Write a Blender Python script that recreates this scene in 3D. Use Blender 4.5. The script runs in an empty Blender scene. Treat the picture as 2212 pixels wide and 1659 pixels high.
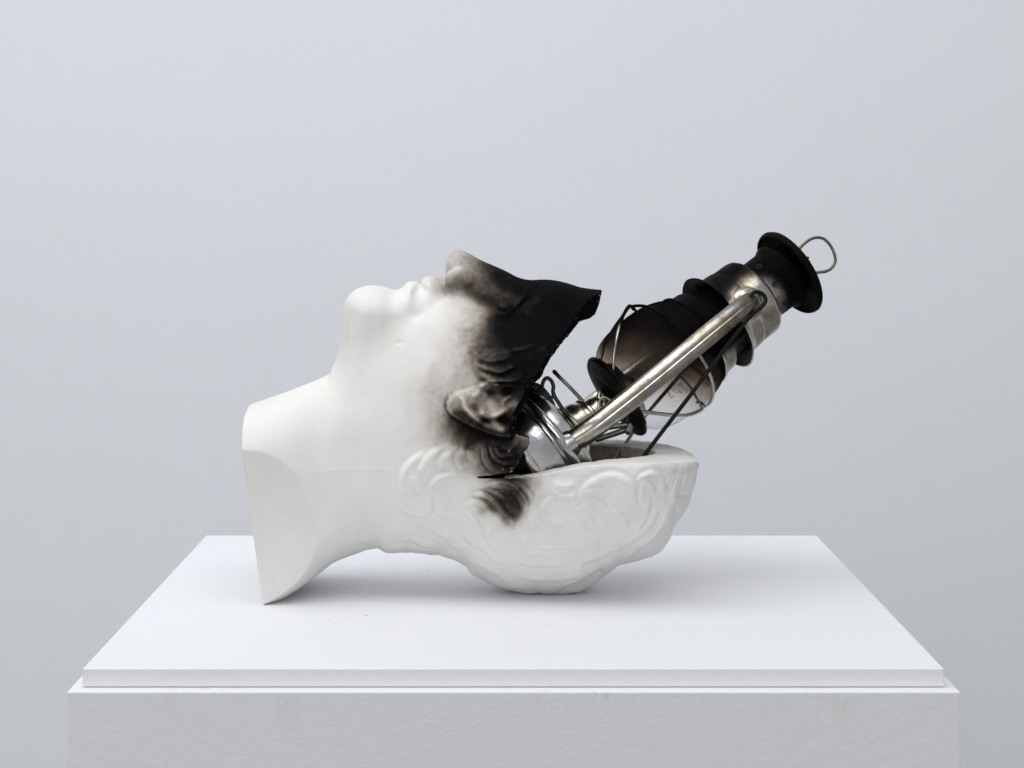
import bpy, math, time
import numpy as np
from mathutils import Matrix, Vector
T0 = time.time()
sc = bpy.context.scene
C = sc.collection
rng = np.random.default_rng(7)

# ---------------------------------------------------------------- camera
ZT = 1.0                                   # height of the display board's top
cam_d = bpy.data.cameras.new('camera'); cam = bpy.data.objects.new('camera', cam_d); C.objects.link(cam)
cam.location = (0, -1.3348, ZT + .2918); cam.rotation_euler = (math.radians(90), 0, 0)
cam_d.sensor_width = 36; cam_d.lens = 36 * 4519 / 2212
cam_d.shift_x = 12 / 2212; cam_d.shift_y = -372.5 / 2212
cam_d.clip_end = 100; cam_d.clip_start = .05
sc.camera = cam

# ---------------------------------------------------------------- light
world = bpy.data.worlds.new('World'); sc.world = world; world.use_nodes = True
world.node_tree.nodes['Background'].inputs[0].default_value = (.965, .978, 1, 1)
world.node_tree.nodes['Background'].inputs[1].default_value = .47
def area(name, loc, aim, sx, sy, power, col):
    l = bpy.data.lights.new(name, 'AREA'); l.shape = 'RECTANGLE'; l.size = sx; l.size_y = sy
    l.energy = power; l.color = col
    o = bpy.data.objects.new(name, l); C.objects.link(o); o.location = loc
    o.rotation_euler = (Vector(aim) - Vector(loc)).to_track_quat('-Z', 'Y').to_euler()
    return o
area('ceiling_strip', (-.95, .26, 2.15), (.05, .27, 1.0), 1.5, .34, 2.9, (.97, .985, 1))
area('overhead_fill', (.2, -.1, 3.5), (.2, -.1, 0), 2.6, 2.2, 6, (.97, .985, 1))  # added overhead fill: soft light and contrast in the metal's reflections
area('front_panel', (-1.3, -3.4, 2.2), (0, .3, 1.1), 2.4, 1.8, 34, (1, .995, .985))
area('wall_fill', (-.6, -.1, 3.5), (.55, 2.2, .35), 3.8, 1.4, 46, (.97, .985, 1))  # added fill light that brightens the back wall
sc.view_settings.view_transform = 'Standard'; sc.view_settings.look = 'None'
sc.view_settings.exposure = -.08; sc.view_settings.gamma = 1
sc.cycles.max_bounces = 8; sc.cycles.transparent_max_bounces = 24

# ---------------------------------------------------------------- small tools
def tag(o, label=None, cat=None, kind=None, group=None):
    if label: o['label'] = label
    if cat: o['category'] = cat
    if kind: o['kind'] = kind
    if group: o['group'] = group
    return o
def empty(name, loc, label, cat, M=None):
    o = bpy.data.objects.new(name, None); C.objects.link(o); o.empty_display_size = .05
    if M is not None: o.matrix_world = M
    else: o.location = loc
    return tag(o, label, cat)
def mesh_np(name, V, Q, mat, parent=None, smooth=True, attrs=None):
    V = np.asarray(V, np.float32); Q = np.asarray(Q, np.int32)
    me = bpy.data.meshes.new(name); k = Q.shape[1]
    me.vertices.add(len(V)); me.vertices.foreach_set('co', V.ravel())
    me.loops.add(Q.size); me.loops.foreach_set('vertex_index', Q.ravel())
    me.polygons.add(len(Q)); me.polygons.foreach_set('loop_start', np.arange(0, Q.size, k, dtype=np.int32))
    me.polygons.foreach_set('use_smooth', np.full(len(Q), smooth))
    me.update(calc_edges=True)
    for n, a in (attrs or {}).items():
        at = me.attributes.new(n, 'FLOAT', 'POINT'); at.data.foreach_set('value', np.asarray(a, np.float32))
    me.materials.append(mat)
    o = bpy.data.objects.new(name, me); C.objects.link(o)
    if parent: o.parent = parent
    return o
def cr(P, n=8, closed=False):
    """Catmull-Rom through the points"""
    P = np.asarray(P, float); m = len(P)
    if m < 3: 
        t = np.linspace(0, 1, n * 2)[:, None]; return P[0] * (1 - t) + P[-1] * t
    out = []
    for i in range(m if closed else m - 1):
        if closed: p0, p1, p2, p3 = P[(i - 1) % m], P[i], P[(i + 1) % m], P[(i + 2) % m]
        else: p0, p1, p2, p3 = P[max(i - 1, 0)], P[i], P[i + 1], P[min(i + 2, m - 1)]
        t = np.linspace(0, 1, n, endpoint=False)[:, None]
        out.append(.5 * (2 * p1 + (p2 - p0) * t + (2 * p0 - 5 * p1 + 4 * p2 - p3) * t ** 2 + (3 * p1 - p0 - 3 * p2 + p3) * t ** 3))
    if not closed: out.append(P[-1:])
    return np.vstack(out)
def sstep(x): x = np.clip(x, 0, 1); return x * x * (3 - 2 * x)
def vnoise(P, scale, seed=0):
    """smooth value noise in -1..1"""
    P = np.asarray(P, float) / scale; i = np.floor(P).astype(np.int64); f = P - i; f = f * f * (3 - 2 * f)
    def h(a, b, c):
        x = (a * 374761393 + b * 668265263 + c * 2147483647 + seed * 974634777) & 0xffffffff
        x = ((x ^ (x >> 13)) * 1274126177) & 0xffffffff
        return ((x ^ (x >> 16)) & 0xffff) / 32767.5 - 1
    r = 0
    for dx in (0, 1):
        for dy in (0, 1):
            for dz in (0, 1):
                w = (f[..., 0] if dx else 1 - f[..., 0]) * (f[..., 1] if dy else 1 - f[..., 1]) * (f[..., 2] if dz else 1 - f[..., 2])
                r = r + w * h(i[..., 0] + dx, i[..., 1] + dy, i[..., 2] + dz)
    return r

# ---------------------------------------------------------------- materials
def new_mat(name):
    m = bpy.data.materials.new(name); m.use_nodes = True
    nt = m.node_tree; return m, nt, nt.nodes['Principled BSDF']
def nd(nt, typ, **kw):
    n = nt.nodes.new(typ)
    for k, v in kw.items():
        if k in n.inputs.keys() if isinstance(k, str) else False: n.inputs[k].default_value = v
        else: setattr(n, k, v)
    return n
def noise_node(nt, scale, detail=4, rough=.55, vec=None, dist=0):
    n = nt.nodes.new('ShaderNodeTexNoise'); n.inputs['Scale'].default_value = scale
    n.inputs['Detail'].default_value = detail; n.inputs['Roughness'].default_value = rough; n.inputs['Distortion'].default_value = dist
    if vec: nt.links.new(vec, n.inputs['Vector'])
    return n
def ramp(nt, src, stops):
    r = nt.nodes.new('ShaderNodeValToRGB'); e = r.color_ramp.elements
    while len(e) > 1: e.remove(e[-1])
    e[0].position = stops[0][0]; e[0].color = (*stops[0][1], 1) if len(stops[0][1]) == 3 else stops[0][1]
    for p, c in stops[1:]:
        x = e.new(p); x.color = (*c, 1)
    nt.links.new(src, r.inputs[0]); return r
def math_n(nt, op, a, b=None, clamp=False, c=None):
    m = nt.nodes.new('ShaderNodeMath'); m.operation = op; m.use_clamp = clamp
    for i, x in enumerate((a, b, c)):
        if x is None: continue
        if isinstance(x, (int, float)): m.inputs[i].default_value = x
        else: nt.links.new(x, m.inputs[i])
    return m.outputs[0]
def mixc(nt, fac, a, b, mode='MIX'):
    m = nt.nodes.new('ShaderNodeMix'); m.data_type = 'RGBA'; m.blend_type = mode
    for s, x in ((0, fac), (6, a), (7, b)):
        if isinstance(x, (int, float)): m.inputs[s].default_value = x
        elif isinstance(x, tuple): m.inputs[s].default_value = (*x, 1)
        else: nt.links.new(x, m.inputs[s])
    return m.outputs[2]
def bump(nt, bsdf, h, strength, dist, prev=None):
    b = nt.nodes.new('ShaderNodeBump'); b.inputs['Strength'].default_value = strength; b.inputs['Distance'].default_value = dist
    nt.links.new(h, b.inputs['Height'])
    if prev: nt.links.new(prev, b.inputs['Normal'])
    nt.links.new(b.outputs[0], bsdf.inputs['Normal']); return b.outputs[0]
def objco(nt): return nt.nodes.new('ShaderNodeTexCoord').outputs['Object']

def paint_mat(name, col, scale, strength, dist, rough=.6, stain=None):
    m, nt, b = new_mat(name); co = objco(nt)
    n1 = noise_node(nt, scale, 3, .5, co); n2 = noise_node(nt, 3.1, 5, .6, co)
    base = mixc(nt, n2.outputs[0], tuple(c * .975 for c in col), tuple(min(1, c * 1.015) for c in col))
    if stain:
        n3 = noise_node(nt, 26, 6, .7, co)
        f = ramp(nt, n3.outputs[0], [(.66, (0, 0, 0)), (.8, (.35, .35, .35))]); base = mixc(nt, f.outputs[0], base, stain)
    n4 = noise_node(nt, 330, 2, .6, co)
    sp = ramp(nt, n4.outputs[0], [(.775, (0, 0, 0)), (.80, (.5, .5, .5))]); base = mixc(nt, sp.outputs[0], base, tuple(c * .6 for c in col))
    nt.links.new(base, b.inputs['Base Color']); b.inputs['Roughness'].default_value = rough
    b.inputs['Specular IOR Level'].default_value = .3
    bump(nt, b, n1.outputs[0], strength, dist)
    return m
M_wall = paint_mat('wall_paint', (.872, .889, .93), 60, .25, .002, .8)
M_floor = paint_mat('floor_concrete', (.33, .33, .33), 14, .3, .003, .5)
M_board = paint_mat('board_paint', (.80, .81, .838), 420, .35, .0006, .55)
def plinth_mat():
    m, nt, b = new_mat('plinth_paint'); co = objco(nt)
    n1 = noise_node(nt, 420, 3, .55, co); n1b = noise_node(nt, 190, 2, .5, co)
    n2 = noise_node(nt, 5, 5, .65, co)
    base = mixc(nt, n2.outputs[0], (.80, .807, .825), (.825, .832, .85))
    # old drips and scuffs just below the top edge
    sx = nt.nodes.new('ShaderNodeSeparateXYZ'); nt.links.new(co, sx.inputs[0])
    mp = nt.nodes.new('ShaderNodeMapping'); mp.inputs['Scale'].default_value = (90, 90, 22); nt.links.new(co, mp.inputs[0])
    n3 = noise_node(nt, 1, 5, .7, mp.outputs[0]); n4 = noise_node(nt, 7, 2, .5, co)
    e = math_n(nt, 'MULTIPLY_ADD', sx.outputs[2], 24, c=.62, clamp=True)
    k = math_n(nt, 'MULTIPLY', math_n(nt, 'SUBTRACT', n3.outputs[0], .52, clamp=True), 8.0, clamp=True)
    k = math_n(nt, 'MULTIPLY', k, e); k = math_n(nt, 'MULTIPLY', k, math_n(nt, 'MULTIPLY', math_n(nt, 'SUBTRACT', n4.outputs[0], .43, clamp=True), 8, clamp=True))
    base = mixc(nt, math_n(nt, 'MULTIPLY', k, .32), base, (.40, .36, .29))
    nt.links.new(base, b.inputs['Base Color']); b.inputs['Roughness'].default_value = .62
    h = math_n(nt, 'ADD', math_n(nt, 'MULTIPLY', n1.outputs[0], .7), n1b.outputs[0])
    bump(nt, b, h, .42, .0006); return m
M_plinth = plinth_mat()

def plaster_mat(name):
    m, nt, b = new_mat(name); co = objco(nt)
    at = nt.nodes.new('ShaderNodeAttribute'); at.attribute_name = 'soot'; s = at.outputs['Fac']
    ar = nt.nodes.new('ShaderNodeAttribute'); ar.attribute_name = 'rough_cut'; cut = ar.outputs['Fac']
    # brushed, wispy smoke: stretched noise bends the edge of the stain
    mp = nt.nodes.new('ShaderNodeMapping'); mp.inputs['Scale'].default_value = (1, 1, .45); mp.inputs['Rotation'].default_value = (0, .5, 0)
    nt.links.new(co, mp.inputs[0])
    w1 = noise_node(nt, 38, 5, .6, mp.outputs[0], .8); w2 = noise_node(nt, 210, 4, .7, co)
    mid = math_n(nt, 'MULTIPLY', math_n(nt, 'MULTIPLY', s, math_n(nt, 'SUBTRACT', 1.08, s, clamp=True)), 4)
    d = math_n(nt, 'MULTIPLY_ADD', math_n(nt, 'SUBTRACT', w1.outputs[0], .5), .36, c=math_n(nt, 'MULTIPLY', math_n(nt, 'SUBTRACT', w2.outputs[0], .5), .34))
    s2 = math_n(nt, 'MULTIPLY_ADD', d, mid, c=s, clamp=True)
    r = ramp(nt, s2, [(0, (.80, .79, .77)), (.1, (.69, .665, .63)), (.25, (.50, .47, .435)), (.42, (.285, .25, .215)),
                      (.6, (.125, .10, .082)), (.78, (.035, .028, .024)), (.92, (.009, .0085, .009)), (1, (.0045, .0046, .0055))])
    # grey dirt, yellowed rubs and pinholes
    n2 = noise_node(nt, 16, 6, .68, co); dirt = ramp(nt, n2.outputs[0], [(.42, (0, 0, 0)), (.72, (.5, .5, .5))])
    col = mixc(nt, dirt.outputs[0], r.outputs[0], mixc(nt, 1.0, r.outputs[0], (.86, .84, .80), 'MULTIPLY'))
    n3 = noise_node(nt, 520, 2, .5, co)
    pits = ramp(nt, n3.outputs[0], [(.755, (0, 0, 0)), (.775, (.75, .75, .75))]); col = mixc(nt, pits.outputs[0], col, mixc(nt, 1.0, col, (.5, .48, .45), 'MULTIPLY'))
    n5 = noise_node(nt, 170, 4, .7, co, .6)
    chips = math_n(nt, 'MULTIPLY', math_n(nt, 'MULTIPLY', math_n(nt, 'SUBTRACT', n5.outputs[0], .635, clamp=True), 30, clamp=True), cut)
    col = mixc(nt, math_n(nt, 'MULTIPLY', chips, .8), col, (.55, .52, .48))
    nt.links.new(col, b.inputs['Base Color'])
    rr = math_n(nt, 'MULTIPLY_ADD', s2, .1, c=.62); nt.links.new(rr, b.inputs['Roughness'])
    nt.links.new(math_n(nt, 'MULTIPLY_ADD', s2, -.265, c=.28), b.inputs['Specular IOR Level'])
    b.inputs['Subsurface Weight'].default_value = 0
    f1 = noise_node(nt, 130, 5, .6, co); f2 = noise_node(nt, 700, 3, .6, co)
    h = math_n(nt, 'MULTIPLY_ADD', f2.outputs[0], .3, c=f1.outputs[0])
    h = math_n(nt, 'MULTIPLY_ADD', math_n(nt, 'MULTIPLY', noise_node(nt, 330, 6, .7, co).outputs[0], cut), 3.0, c=h)
    bump(nt, b, h, .32, .0011)
    return m
M_plaster = plaster_mat('plaster')

def metal_mat(name, base=(.70, .68, .63), r0=.10, r1=.32, grime=.6, dent=.35):
    m, nt, b = new_mat(name); co = objco(nt)
    at = nt.nodes.new('ShaderNodeAttribute'); at.attribute_name = 'soot'; s = at.outputs['Fac']
    n1 = noise_node(nt, 55, 6, .65, co, .5); n2 = noise_node(nt, 420, 4, .7, co); n3 = noise_node(nt, 22, 4, .6, co)
    g = ramp(nt, n1.outputs[0], [(.40, (0, 0, 0)), (.72, (1, 1, 1))])
    gf = math_n(nt, 'MULTIPLY', g.outputs[0], grime)
    col = mixc(nt, gf, base, tuple(c * k for c, k in zip(base, (.56, .53, .47))))
    tint = ramp(nt, n3.outputs[0], [(.38, (1, .97, .90)), (.5, (1, 1, 1)), (.64, (.74, .79, .90))]); col = mixc(nt, .8, col, tint.outputs[0], 'MULTIPLY')
    pit = ramp(nt, n2.outputs[0], [(.62, (0, 0, 0)), (.70, (1, 1, 1))])
    pf = math_n(nt, 'MULTIPLY', math_n(nt, 'MULTIPLY', pit.outputs[0], g.outputs[0]), .75)
    col = mixc(nt, pf, col, (.07, .05, .035))
    mid = math_n(nt, 'MULTIPLY', math_n(nt, 'MULTIPLY', s, math_n(nt, 'SUBTRACT', 1.0, s, clamp=True)), 4)
    d = math_n(nt, 'ADD', math_n(nt, 'MULTIPLY', math_n(nt, 'SUBTRACT', n1.outputs[0], .5), .7), math_n(nt, 'MULTIPLY', math_n(nt, 'SUBTRACT', n2.outputs[0], .5), .25))
    s2 = math_n(nt, 'MULTIPLY_ADD', d, mid, c=s, clamp=True)
    cs = ramp(nt, s2, [(0, (1, 1, 1)), (.3, (.60, .56, .51)), (.55, (.22, .18, .145)), (.8, (.024, .02, .018)), (1, (.004, .004, .005))])
    col = mixc(nt, 1.0, col, cs.outputs[0], 'MULTIPLY')
    nt.links.new(col, b.inputs['Base Color'])
    met = math_n(nt, 'SUBTRACT', 1.0, math_n(nt, 'MULTIPLY', math_n(nt, 'SUBTRACT', s2, .45, clamp=True), 2.2, clamp=True), clamp=True)
    nt.links.new(met, b.inputs['Metallic'])
    ro = math_n(nt, 'MULTIPLY_ADD', n1.outputs[0], r1 - r0, c=r0); ro = math_n(nt, 'MULTIPLY_ADD', s2, .32, c=ro, clamp=True)
    nt.links.new(ro, b.inputs['Roughness'])
    nt.links.new(math_n(nt, 'MULTIPLY_ADD', s2, -.40, c=.42), b.inputs['Specular IOR Level'])
    h = math_n(nt, 'MULTIPLY_ADD', n2.outputs[0], .06, c=n3.outputs[0])
    bump(nt, b, h, dent, .004)
    return m
M_metal = metal_mat('tarnished_nickel')
M_tank = metal_mat('tank_nickel', (.76, .74, .69), .11, .30, .6, .35)
M_wire = metal_mat('wire_steel', (.55, .53, .49), .2, .4, .6, .1)
def black_wire():
    m, nt, b = new_mat('burnt_wire'); co = objco(nt)
    n = noise_node(nt, 150, 5, .7, co); r = ramp(nt, n.outputs[0], [(.5, (.003, .003, .003)), (.66, (.014, .010, .008)), (.76, (.09, .07, .055))])
    nt.links.new(r.outputs[0], b.inputs['Base Color']); b.inputs['Roughness'].default_value = .45; b.inputs['Specular IOR Level'].default_value = .18
    bump(nt, b, n.outputs[0], .4, .0006); return m
M_burnt = black_wire()
def glass_mat():
    m, nt, b = new_mat('sooted_glass'); nt.nodes.remove(b); out = nt.nodes['Material Output']; co = objco(nt)
    at = nt.nodes.new('ShaderNodeAttribute'); at.attribute_name = 'soot'; s = at.outputs['Fac']
    n1 = noise_node(nt, 36, 5, .6, co, .6); n2 = noise_node(nt, 260, 4, .7, co)
    d = math_n(nt, 'ADD', math_n(nt, 'MULTIPLY', math_n(nt, 'SUBTRACT', n1.outputs[0], .5), .42), math_n(nt, 'MULTIPLY', math_n(nt, 'SUBTRACT', n2.outputs[0], .5), .10))
    mid = math_n(nt, 'MULTIPLY', math_n(nt, 'MULTIPLY', s, math_n(nt, 'SUBTRACT', 1.05, s, clamp=True)), 4)
    s2 = math_n(nt, 'MULTIPLY_ADD', d, mid, c=s, clamp=True)
    tr = nt.nodes.new('ShaderNodeBsdfTransparent')
    tc = ramp(nt, s2, [(0, (.955, .96, .96)), (.25, (.80, .76, .71)), (.5, (.46, .385, .32)), (.75, (.10, .065, .045)), (.92, (.006, .004, .003)), (1, (0, 0, 0))])
    lw = nt.nodes.new('ShaderNodeLayerWeight'); lw.inputs[0].default_value = .35
    edge = math_n(nt, 'POWER', lw.outputs['Facing'], 5.0)
    nt.links.new(mixc(nt, edge, tc.outputs[0], mixc(nt, 1.0, tc.outputs[0], (.42, .43, .44), 'MULTIPLY')), tr.inputs[0])
    df = nt.nodes.new('ShaderNodeBsdfDiffuse')
    dc = ramp(nt, s2, [(0, (.5, .48, .45)), (.5, (.13, .10, .08)), (1, (.006, .006, .007))]); nt.links.new(dc.outputs[0], df.inputs[0])
    mx = nt.nodes.new('ShaderNodeMixShader'); nt.links.new(math_n(nt, 'MULTIPLY', s2, .45), mx.inputs[0])
    nt.links.new(tr.outputs[0], mx.inputs[1]); nt.links.new(df.outputs[0], mx.inputs[2])
    gl = nt.nodes.new('ShaderNodeBsdfGlossy'); gl.inputs['Roughness'].default_value = .04; gl.inputs[0].default_value = (1, 1, 1, 1)
    fr = nt.nodes.new('ShaderNodeFresnel'); fr.inputs['IOR'].default_value = 1.45
    geo = nt.nodes.new('ShaderNodeNewGeometry')
    ff = math_n(nt, 'MULTIPLY', math_n(nt, 'SUBTRACT', 1.0, geo.outputs['Backfacing']), fr.outputs[0])
    m2 = nt.nodes.new('ShaderNodeMixShader'); nt.links.new(ff, m2.inputs[0]); nt.links.new(mx.outputs[0], m2.inputs[1]); nt.links.new(gl.outputs[0], m2.inputs[2])
    nt.links.new(m2.outputs[0], out.inputs[0]); return m
M_glass = glass_mat()
def flat(name, col, rough=.6, metal=0):
    m, nt, b = new_mat(name); n = noise_node(nt, 300, 3, .6, objco(nt))
    nt.links.new(mixc(nt, n.outputs[0], tuple(c * .7 for c in col), tuple(c * 1.3 for c in col)), b.inputs['Base Color'])
    b.inputs['Roughness'].default_value = rough; b.inputs['Metallic'].default_value = metal; return m
M_print = flat('etched_print', (.04, .04, .04)); M_black = flat('soot_and_hole_dark', (.008, .008, .008), .8)  # M_black: sooty wick holder, and the painted dark of the vent holes
M_zinc = flat('grey_zinc', (.06, .062, .066), .4, .6)

# ---------------------------------------------------------------- room
def plate_mesh(name, x0, x1, y0, y1, z, mat, kind=None, parent=None):
    o = mesh_np(name, [(x0, y0, z), (x1, y0, z), (x1, y1, z), (x0, y1, z)], [(0, 1, 2, 3)], mat, parent, False)
    if kind: o['kind'] = kind
    return o
plate_mesh('floor', -6, 6, -6, 2.2, 0, M_floor, 'structure')
wall = mesh_np('wall', [(-6, 2.2, 0), (6, 2.2, 0), (6, 2.2, 4.2), (-6, 2.2, 4.2)], [(0, 1, 2, 3)], M_wall, None, False)
wall['kind'] = 'structure'
def bevel_box(name, x0, x1, y0, y1, z0, z1, bev, mat, parent):
    import bmesh
    bm = bmesh.new(); bmesh.ops.create_cube(bm, size=1)
    for v in bm.verts: v.co = Vector(((x0 + x1) / 2 + v.co.x * (x1 - x0), (y0 + y1) / 2 + v.co.y * (y1 - y0), (z0 + z1) / 2 + v.co.z * (z1 - z0)))
    bmesh.ops.bevel(bm, geom=bm.edges[:], offset=bev, segments=2, profile=.5, affect='EDGES')
    me = bpy.data.meshes.new(name); bm.to_mesh(me); bm.free(); me.materials.append(mat)
    o = bpy.data.objects.new(name, me); C.objects.link(o); o.parent = parent; return o
ped = empty('pedestal', (.0045, .2695, 0), 'white painted gallery pedestal with a thin board on top, under the plaster head', 'pedestal')
bevel_box('base_block', -.2824, .2824, -.2825, .2825, 0, ZT - .0115 - .0004, .0007, M_plinth, ped)
bevel_box('top_board', -.2751, .2749, -.2695, .2805, ZT - .0115, ZT, .0006, M_board, ped)
# the plinth paint's scuffs are measured from its top edge
bb = ped.children[0]; bb.location.z = ZT - .0119
for v in bb.data.vertices: v.co.z -= ZT - .0119

def fibre(pts, rad=.00022):
    P = np.array(pts); P = cr(P, 5); V = []; 
    for k, p in enumerate(P):
        for a in range(4): V.append((p[0] + rad * math.cos(a * math.pi / 2), p[1] + rad * math.sin(a * math.pi / 2) * 1.0, ZT + .0004 + rad * (1 if a % 2 else .2)))
    Q = [(i * 4 + j, i * 4 + (j + 1) % 4, (i + 1) * 4 + (j + 1) % 4, (i + 1) * 4 + j) for i in range(len(P) - 1) for j in range(4)]
    return V, Q
VV_, QQ_ = [], []
rf = np.random.default_rng(5)
fl = [[(-.1008, .1735), (-.1025, .1745), (-.1000, .1765)], [(-.127, .1590), (-.1262, .1596), (-.1255, .1592)]] 
for _ in range(26):
    x, y, a = rf.uniform(-.26, .26), rf.uniform(.02, .5), rf.uniform(0, 3.1); l = rf.uniform(.0003, .0012); fl.append([(x, y), (x + l * math.cos(a), y + l * math.sin(a)), (x + 1.7 * l * math.cos(a + .6), y + 1.7 * l * math.sin(a + .6))])
for f in fl:
    v, q = fibre(f, .00016); o_ = len(VV_); VV_ += v; QQ_ += [tuple(i + o_ for i in t) for t in q]
mf, ntf, bf = new_mat('dust'); bf.inputs['Base Color'].default_value = (.22, .2, .18, 1)
du = mesh_np('dust', VV_, QQ_, mf); tag(du, 'tiny dark dust specks scattered on the white board', 'dust', 'stuff')

# ================================================================ plaster head
# Worked out in millimetre-like units of K metres on a grid: U along the head, V downwards, S across it.
K = .00035627; CU, CV, FL = 1094., 457., 4519.
interp = np.interp
def tb(pairs, sm=0):
    a = np.array(pairs, float)
    if not sm: return a[:, 0], a[:, 1]
    x = np.arange(a[0, 0], a[-1, 0] + 1, 2.); y = np.interp(x, a[:, 0], a[:, 1]); k = np.arange(-int(3 * sm / 2), int(3 * sm / 2) + 1) * 2.; w = np.exp(-k * k / (2 * sm * sm)); w /= w.sum()
    h_ = len(k) // 2; yp = np.r_[2 * y[0] - y[h_:0:-1], y, 2 * y[-1] - y[-2:-h_ - 2:-1]]
    return x, np.convolve(yp, w, 'valid')
neck_top = [(538,875),(575,862),(620,846),(660,830),(690,818),(716,805)]
# --- side profile, chin to brow (top line), used as a closed outline
prof = [(700,830),(716,805),(725,789),(733,751),(737.6,710),(742.3,669),(747,650),(758,634.5),(773.7,623.5),(792.6,617.8),(814.6,616.9),(833.5,620),(849,625.7),(858.6,626.3),
 (868,621.9),(875.9,613.4),(883.7,608.4),(893.2,608.4),(902,612),(906.5,619),(908.3,619),(910.5,609),(916.7,600.8),(927.7,596.7),(940.3,597.4),(952.9,599.9),(960,599),(962.5,594),(962.5,581),
 (963.9,565.3),(968.6,554.3),(976.5,544.9),(987.4,540.8),(1000,542),(1015.7,549.6),(1034.6,559.7),(1059.7,570.7),(1091.2,584.8),(1113.2,596.7),(1132,603),(1150,605),
 (1166.6,604.0),(1185.4,604.8),(1210.6,609.3),(1232.6,617.2),(1254.6,626.5),(1279.7,631.3),(1300,633),(1350,650),(1400,690),(1400,1000),(700,1000)]
G = 2.3
Us = np.arange(524, 1528, G, dtype=np.float32); Vs = np.arange(528, 1300, G, dtype=np.float32); Ss = np.arange(-270, 270.1, G, dtype=np.float32)
UU, VV = np.meshgrid(Us, Vs, indexing='ij')
def poly_sd(P, X, Y):
    """signed distance to polygon, inside positive"""
    P = np.asarray(P, float); d = np.full(X.shape, 1e9); ins = np.zeros(X.shape, bool)
    for (x0, y0), (x1, y1) in zip(P, np.roll(P, -1, 0)):
        ex, ey = x1 - x0, y1 - y0; t = np.clip(((X - x0) * ex + (Y - y0) * ey) / (ex * ex + ey * ey + 1e-9), 0, 1)
        d = np.minimum(d, (X - x0 - t * ex) ** 2 + (Y - y0 - t * ey) ** 2)
        if y0 != y1: ins ^= ((Y < y0) != (Y < y1)) & (X < x0 + (Y - y0) * ex / ey)
    return np.where(ins, 1, -1) * np.sqrt(d)
pc = cr(prof[1:-5], 3).tolist()
d2 = poly_sd([(700, 840)] + pc + prof[-5:], UU, VV).astype(np.float32)
# --- base loft tables
zt_t = tb(neck_top + [(740,782),(780,722),(820,678),(860,649),(900,637),(950,626),(1000,634),(1050,648),(1090,662),(1120,652),(1150,634),(1200,624),(1250,632),(1300,636),(1350,652),(1420,700),(1480,790),(1506,900),(1512,990)], 9)
zb_t = tb([(538,1310),(560,1300),(586,1296),(620,1283),(652,1264),(680,1245),(701,1229),(721.5,1213),(745,1203),(791.6,1186),(818,1182),(832,1187),(850,1189),(873,1187),(890,1184.5),(906,1187),(947,1189),(974,1197),(993,1205),(1010,1216),
 (1023,1231),(1057,1253),(1084,1264),(1110,1271),(1137,1274.5),(1165,1272),(1178,1275.5),(1218,1275),(1245,1271),(1272,1258),(1295,1238),(1312,1226),(1333,1210),(1345,1208),(1367,1204),(1402,1193),(1421,1180),(1439.6,1157),(1448,1136),(1451,1120),(1469,1096),(1486,1064),(1490,1045),(1499,1015),(1506,985)], 3)
w_t = tb([(524,240),(540,236),(600,217),(650,195),(700,168),(760,153),(800,154),(850,166),(950,190),(1050,208),(1150,222),(1250,228),(1330,226),(1380,214),(1419,187),(1450,158),(1480,112),(1497,66),(1507,22),(1512,4)], 9)
zm_t = tb([(538,1095),(650,1085),(700,1060),(760,1000),(850,955),(950,925),(1100,915),(1250,940),(1400,975),(1512,990)], 26)
e_t = tb([(538,4.0),(640,3.2),(740,2.2),(800,2.05),(1100,2.1),(1300,2.3),(1512,2.2)], 30)
eb_t = tb([(538,9),(660,7),(720,4),(800,2.3),(1512,2.2)], 20)
c_t = tb([(1290,0),(1380,-14),(1450,-26),(1512,-36)], 16)
zt, zb, wU, zm, eU, cS, eB = (np.interp(UU, *t).astype(np.float32) for t in (zt_t, zb_t, w_t, zm_t, e_t, c_t, eb_t))
eU = np.where(VV > zm, eB, eU)
qv = np.where(VV < zm, (VV - zm) / np.maximum(zm - zt, 8), (VV - zm) / np.maximum(zb - zm, 8)).astype(np.float32)
qa = np.abs(qv); qe = qa ** eU
wr_t = tb([(700,40),(740,90),(760,104),(830,106),(856,98),(880,92),(905,84),(930,76),(950,60),(960,52),(966,43),(985,42),(1010,38),(1050,33),(1095,32),(1120,36),(1142,52),(1162,84),(1200,128),(1260,140),(1300,140)])
ln_t = tb([(700,60),(760,66),(850,55),(900,50),(950,48),(962,60),(975,96),(1010,96),(1050,84),(1100,62),(1150,50),(1200,60),(1300,70)])
wR, LN = (np.interp(UU, *t).astype(np.float32) for t in (wr_t, ln_t))

# half-width of the unbroken head at a point of the side view (to carry photo positions onto the near side)
def half_w(U, V):
    a, b, m, w, e, e2 = (np.interp(U, *t) for t in (zt_t, zb_t, zm_t, w_t, e_t, eb_t)); e = np.where(V > m, e2, e)
    q = np.clip(np.where(V < m, (m - V) / np.maximum(m - a, 8), (V - m) / np.maximum(b - m, 8)), 0, 1)
    return w * np.sqrt(np.clip(1 - q ** e, 0, 1))
def near(P):
    """photo position -> (U, V) on the near side of the head"""
    P = np.atleast_2d(np.asarray(P, float)); u, v = P[:, 0], P[:, 1]; U, V = u.copy(), v.copy()
    for _ in range(5):
        m = 1 / (1 - half_w(U, V) * .0002213); U, V = CU + (u - CU) / m, CV + (v - CV) / m
    return np.stack([U, V], 1)

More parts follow.
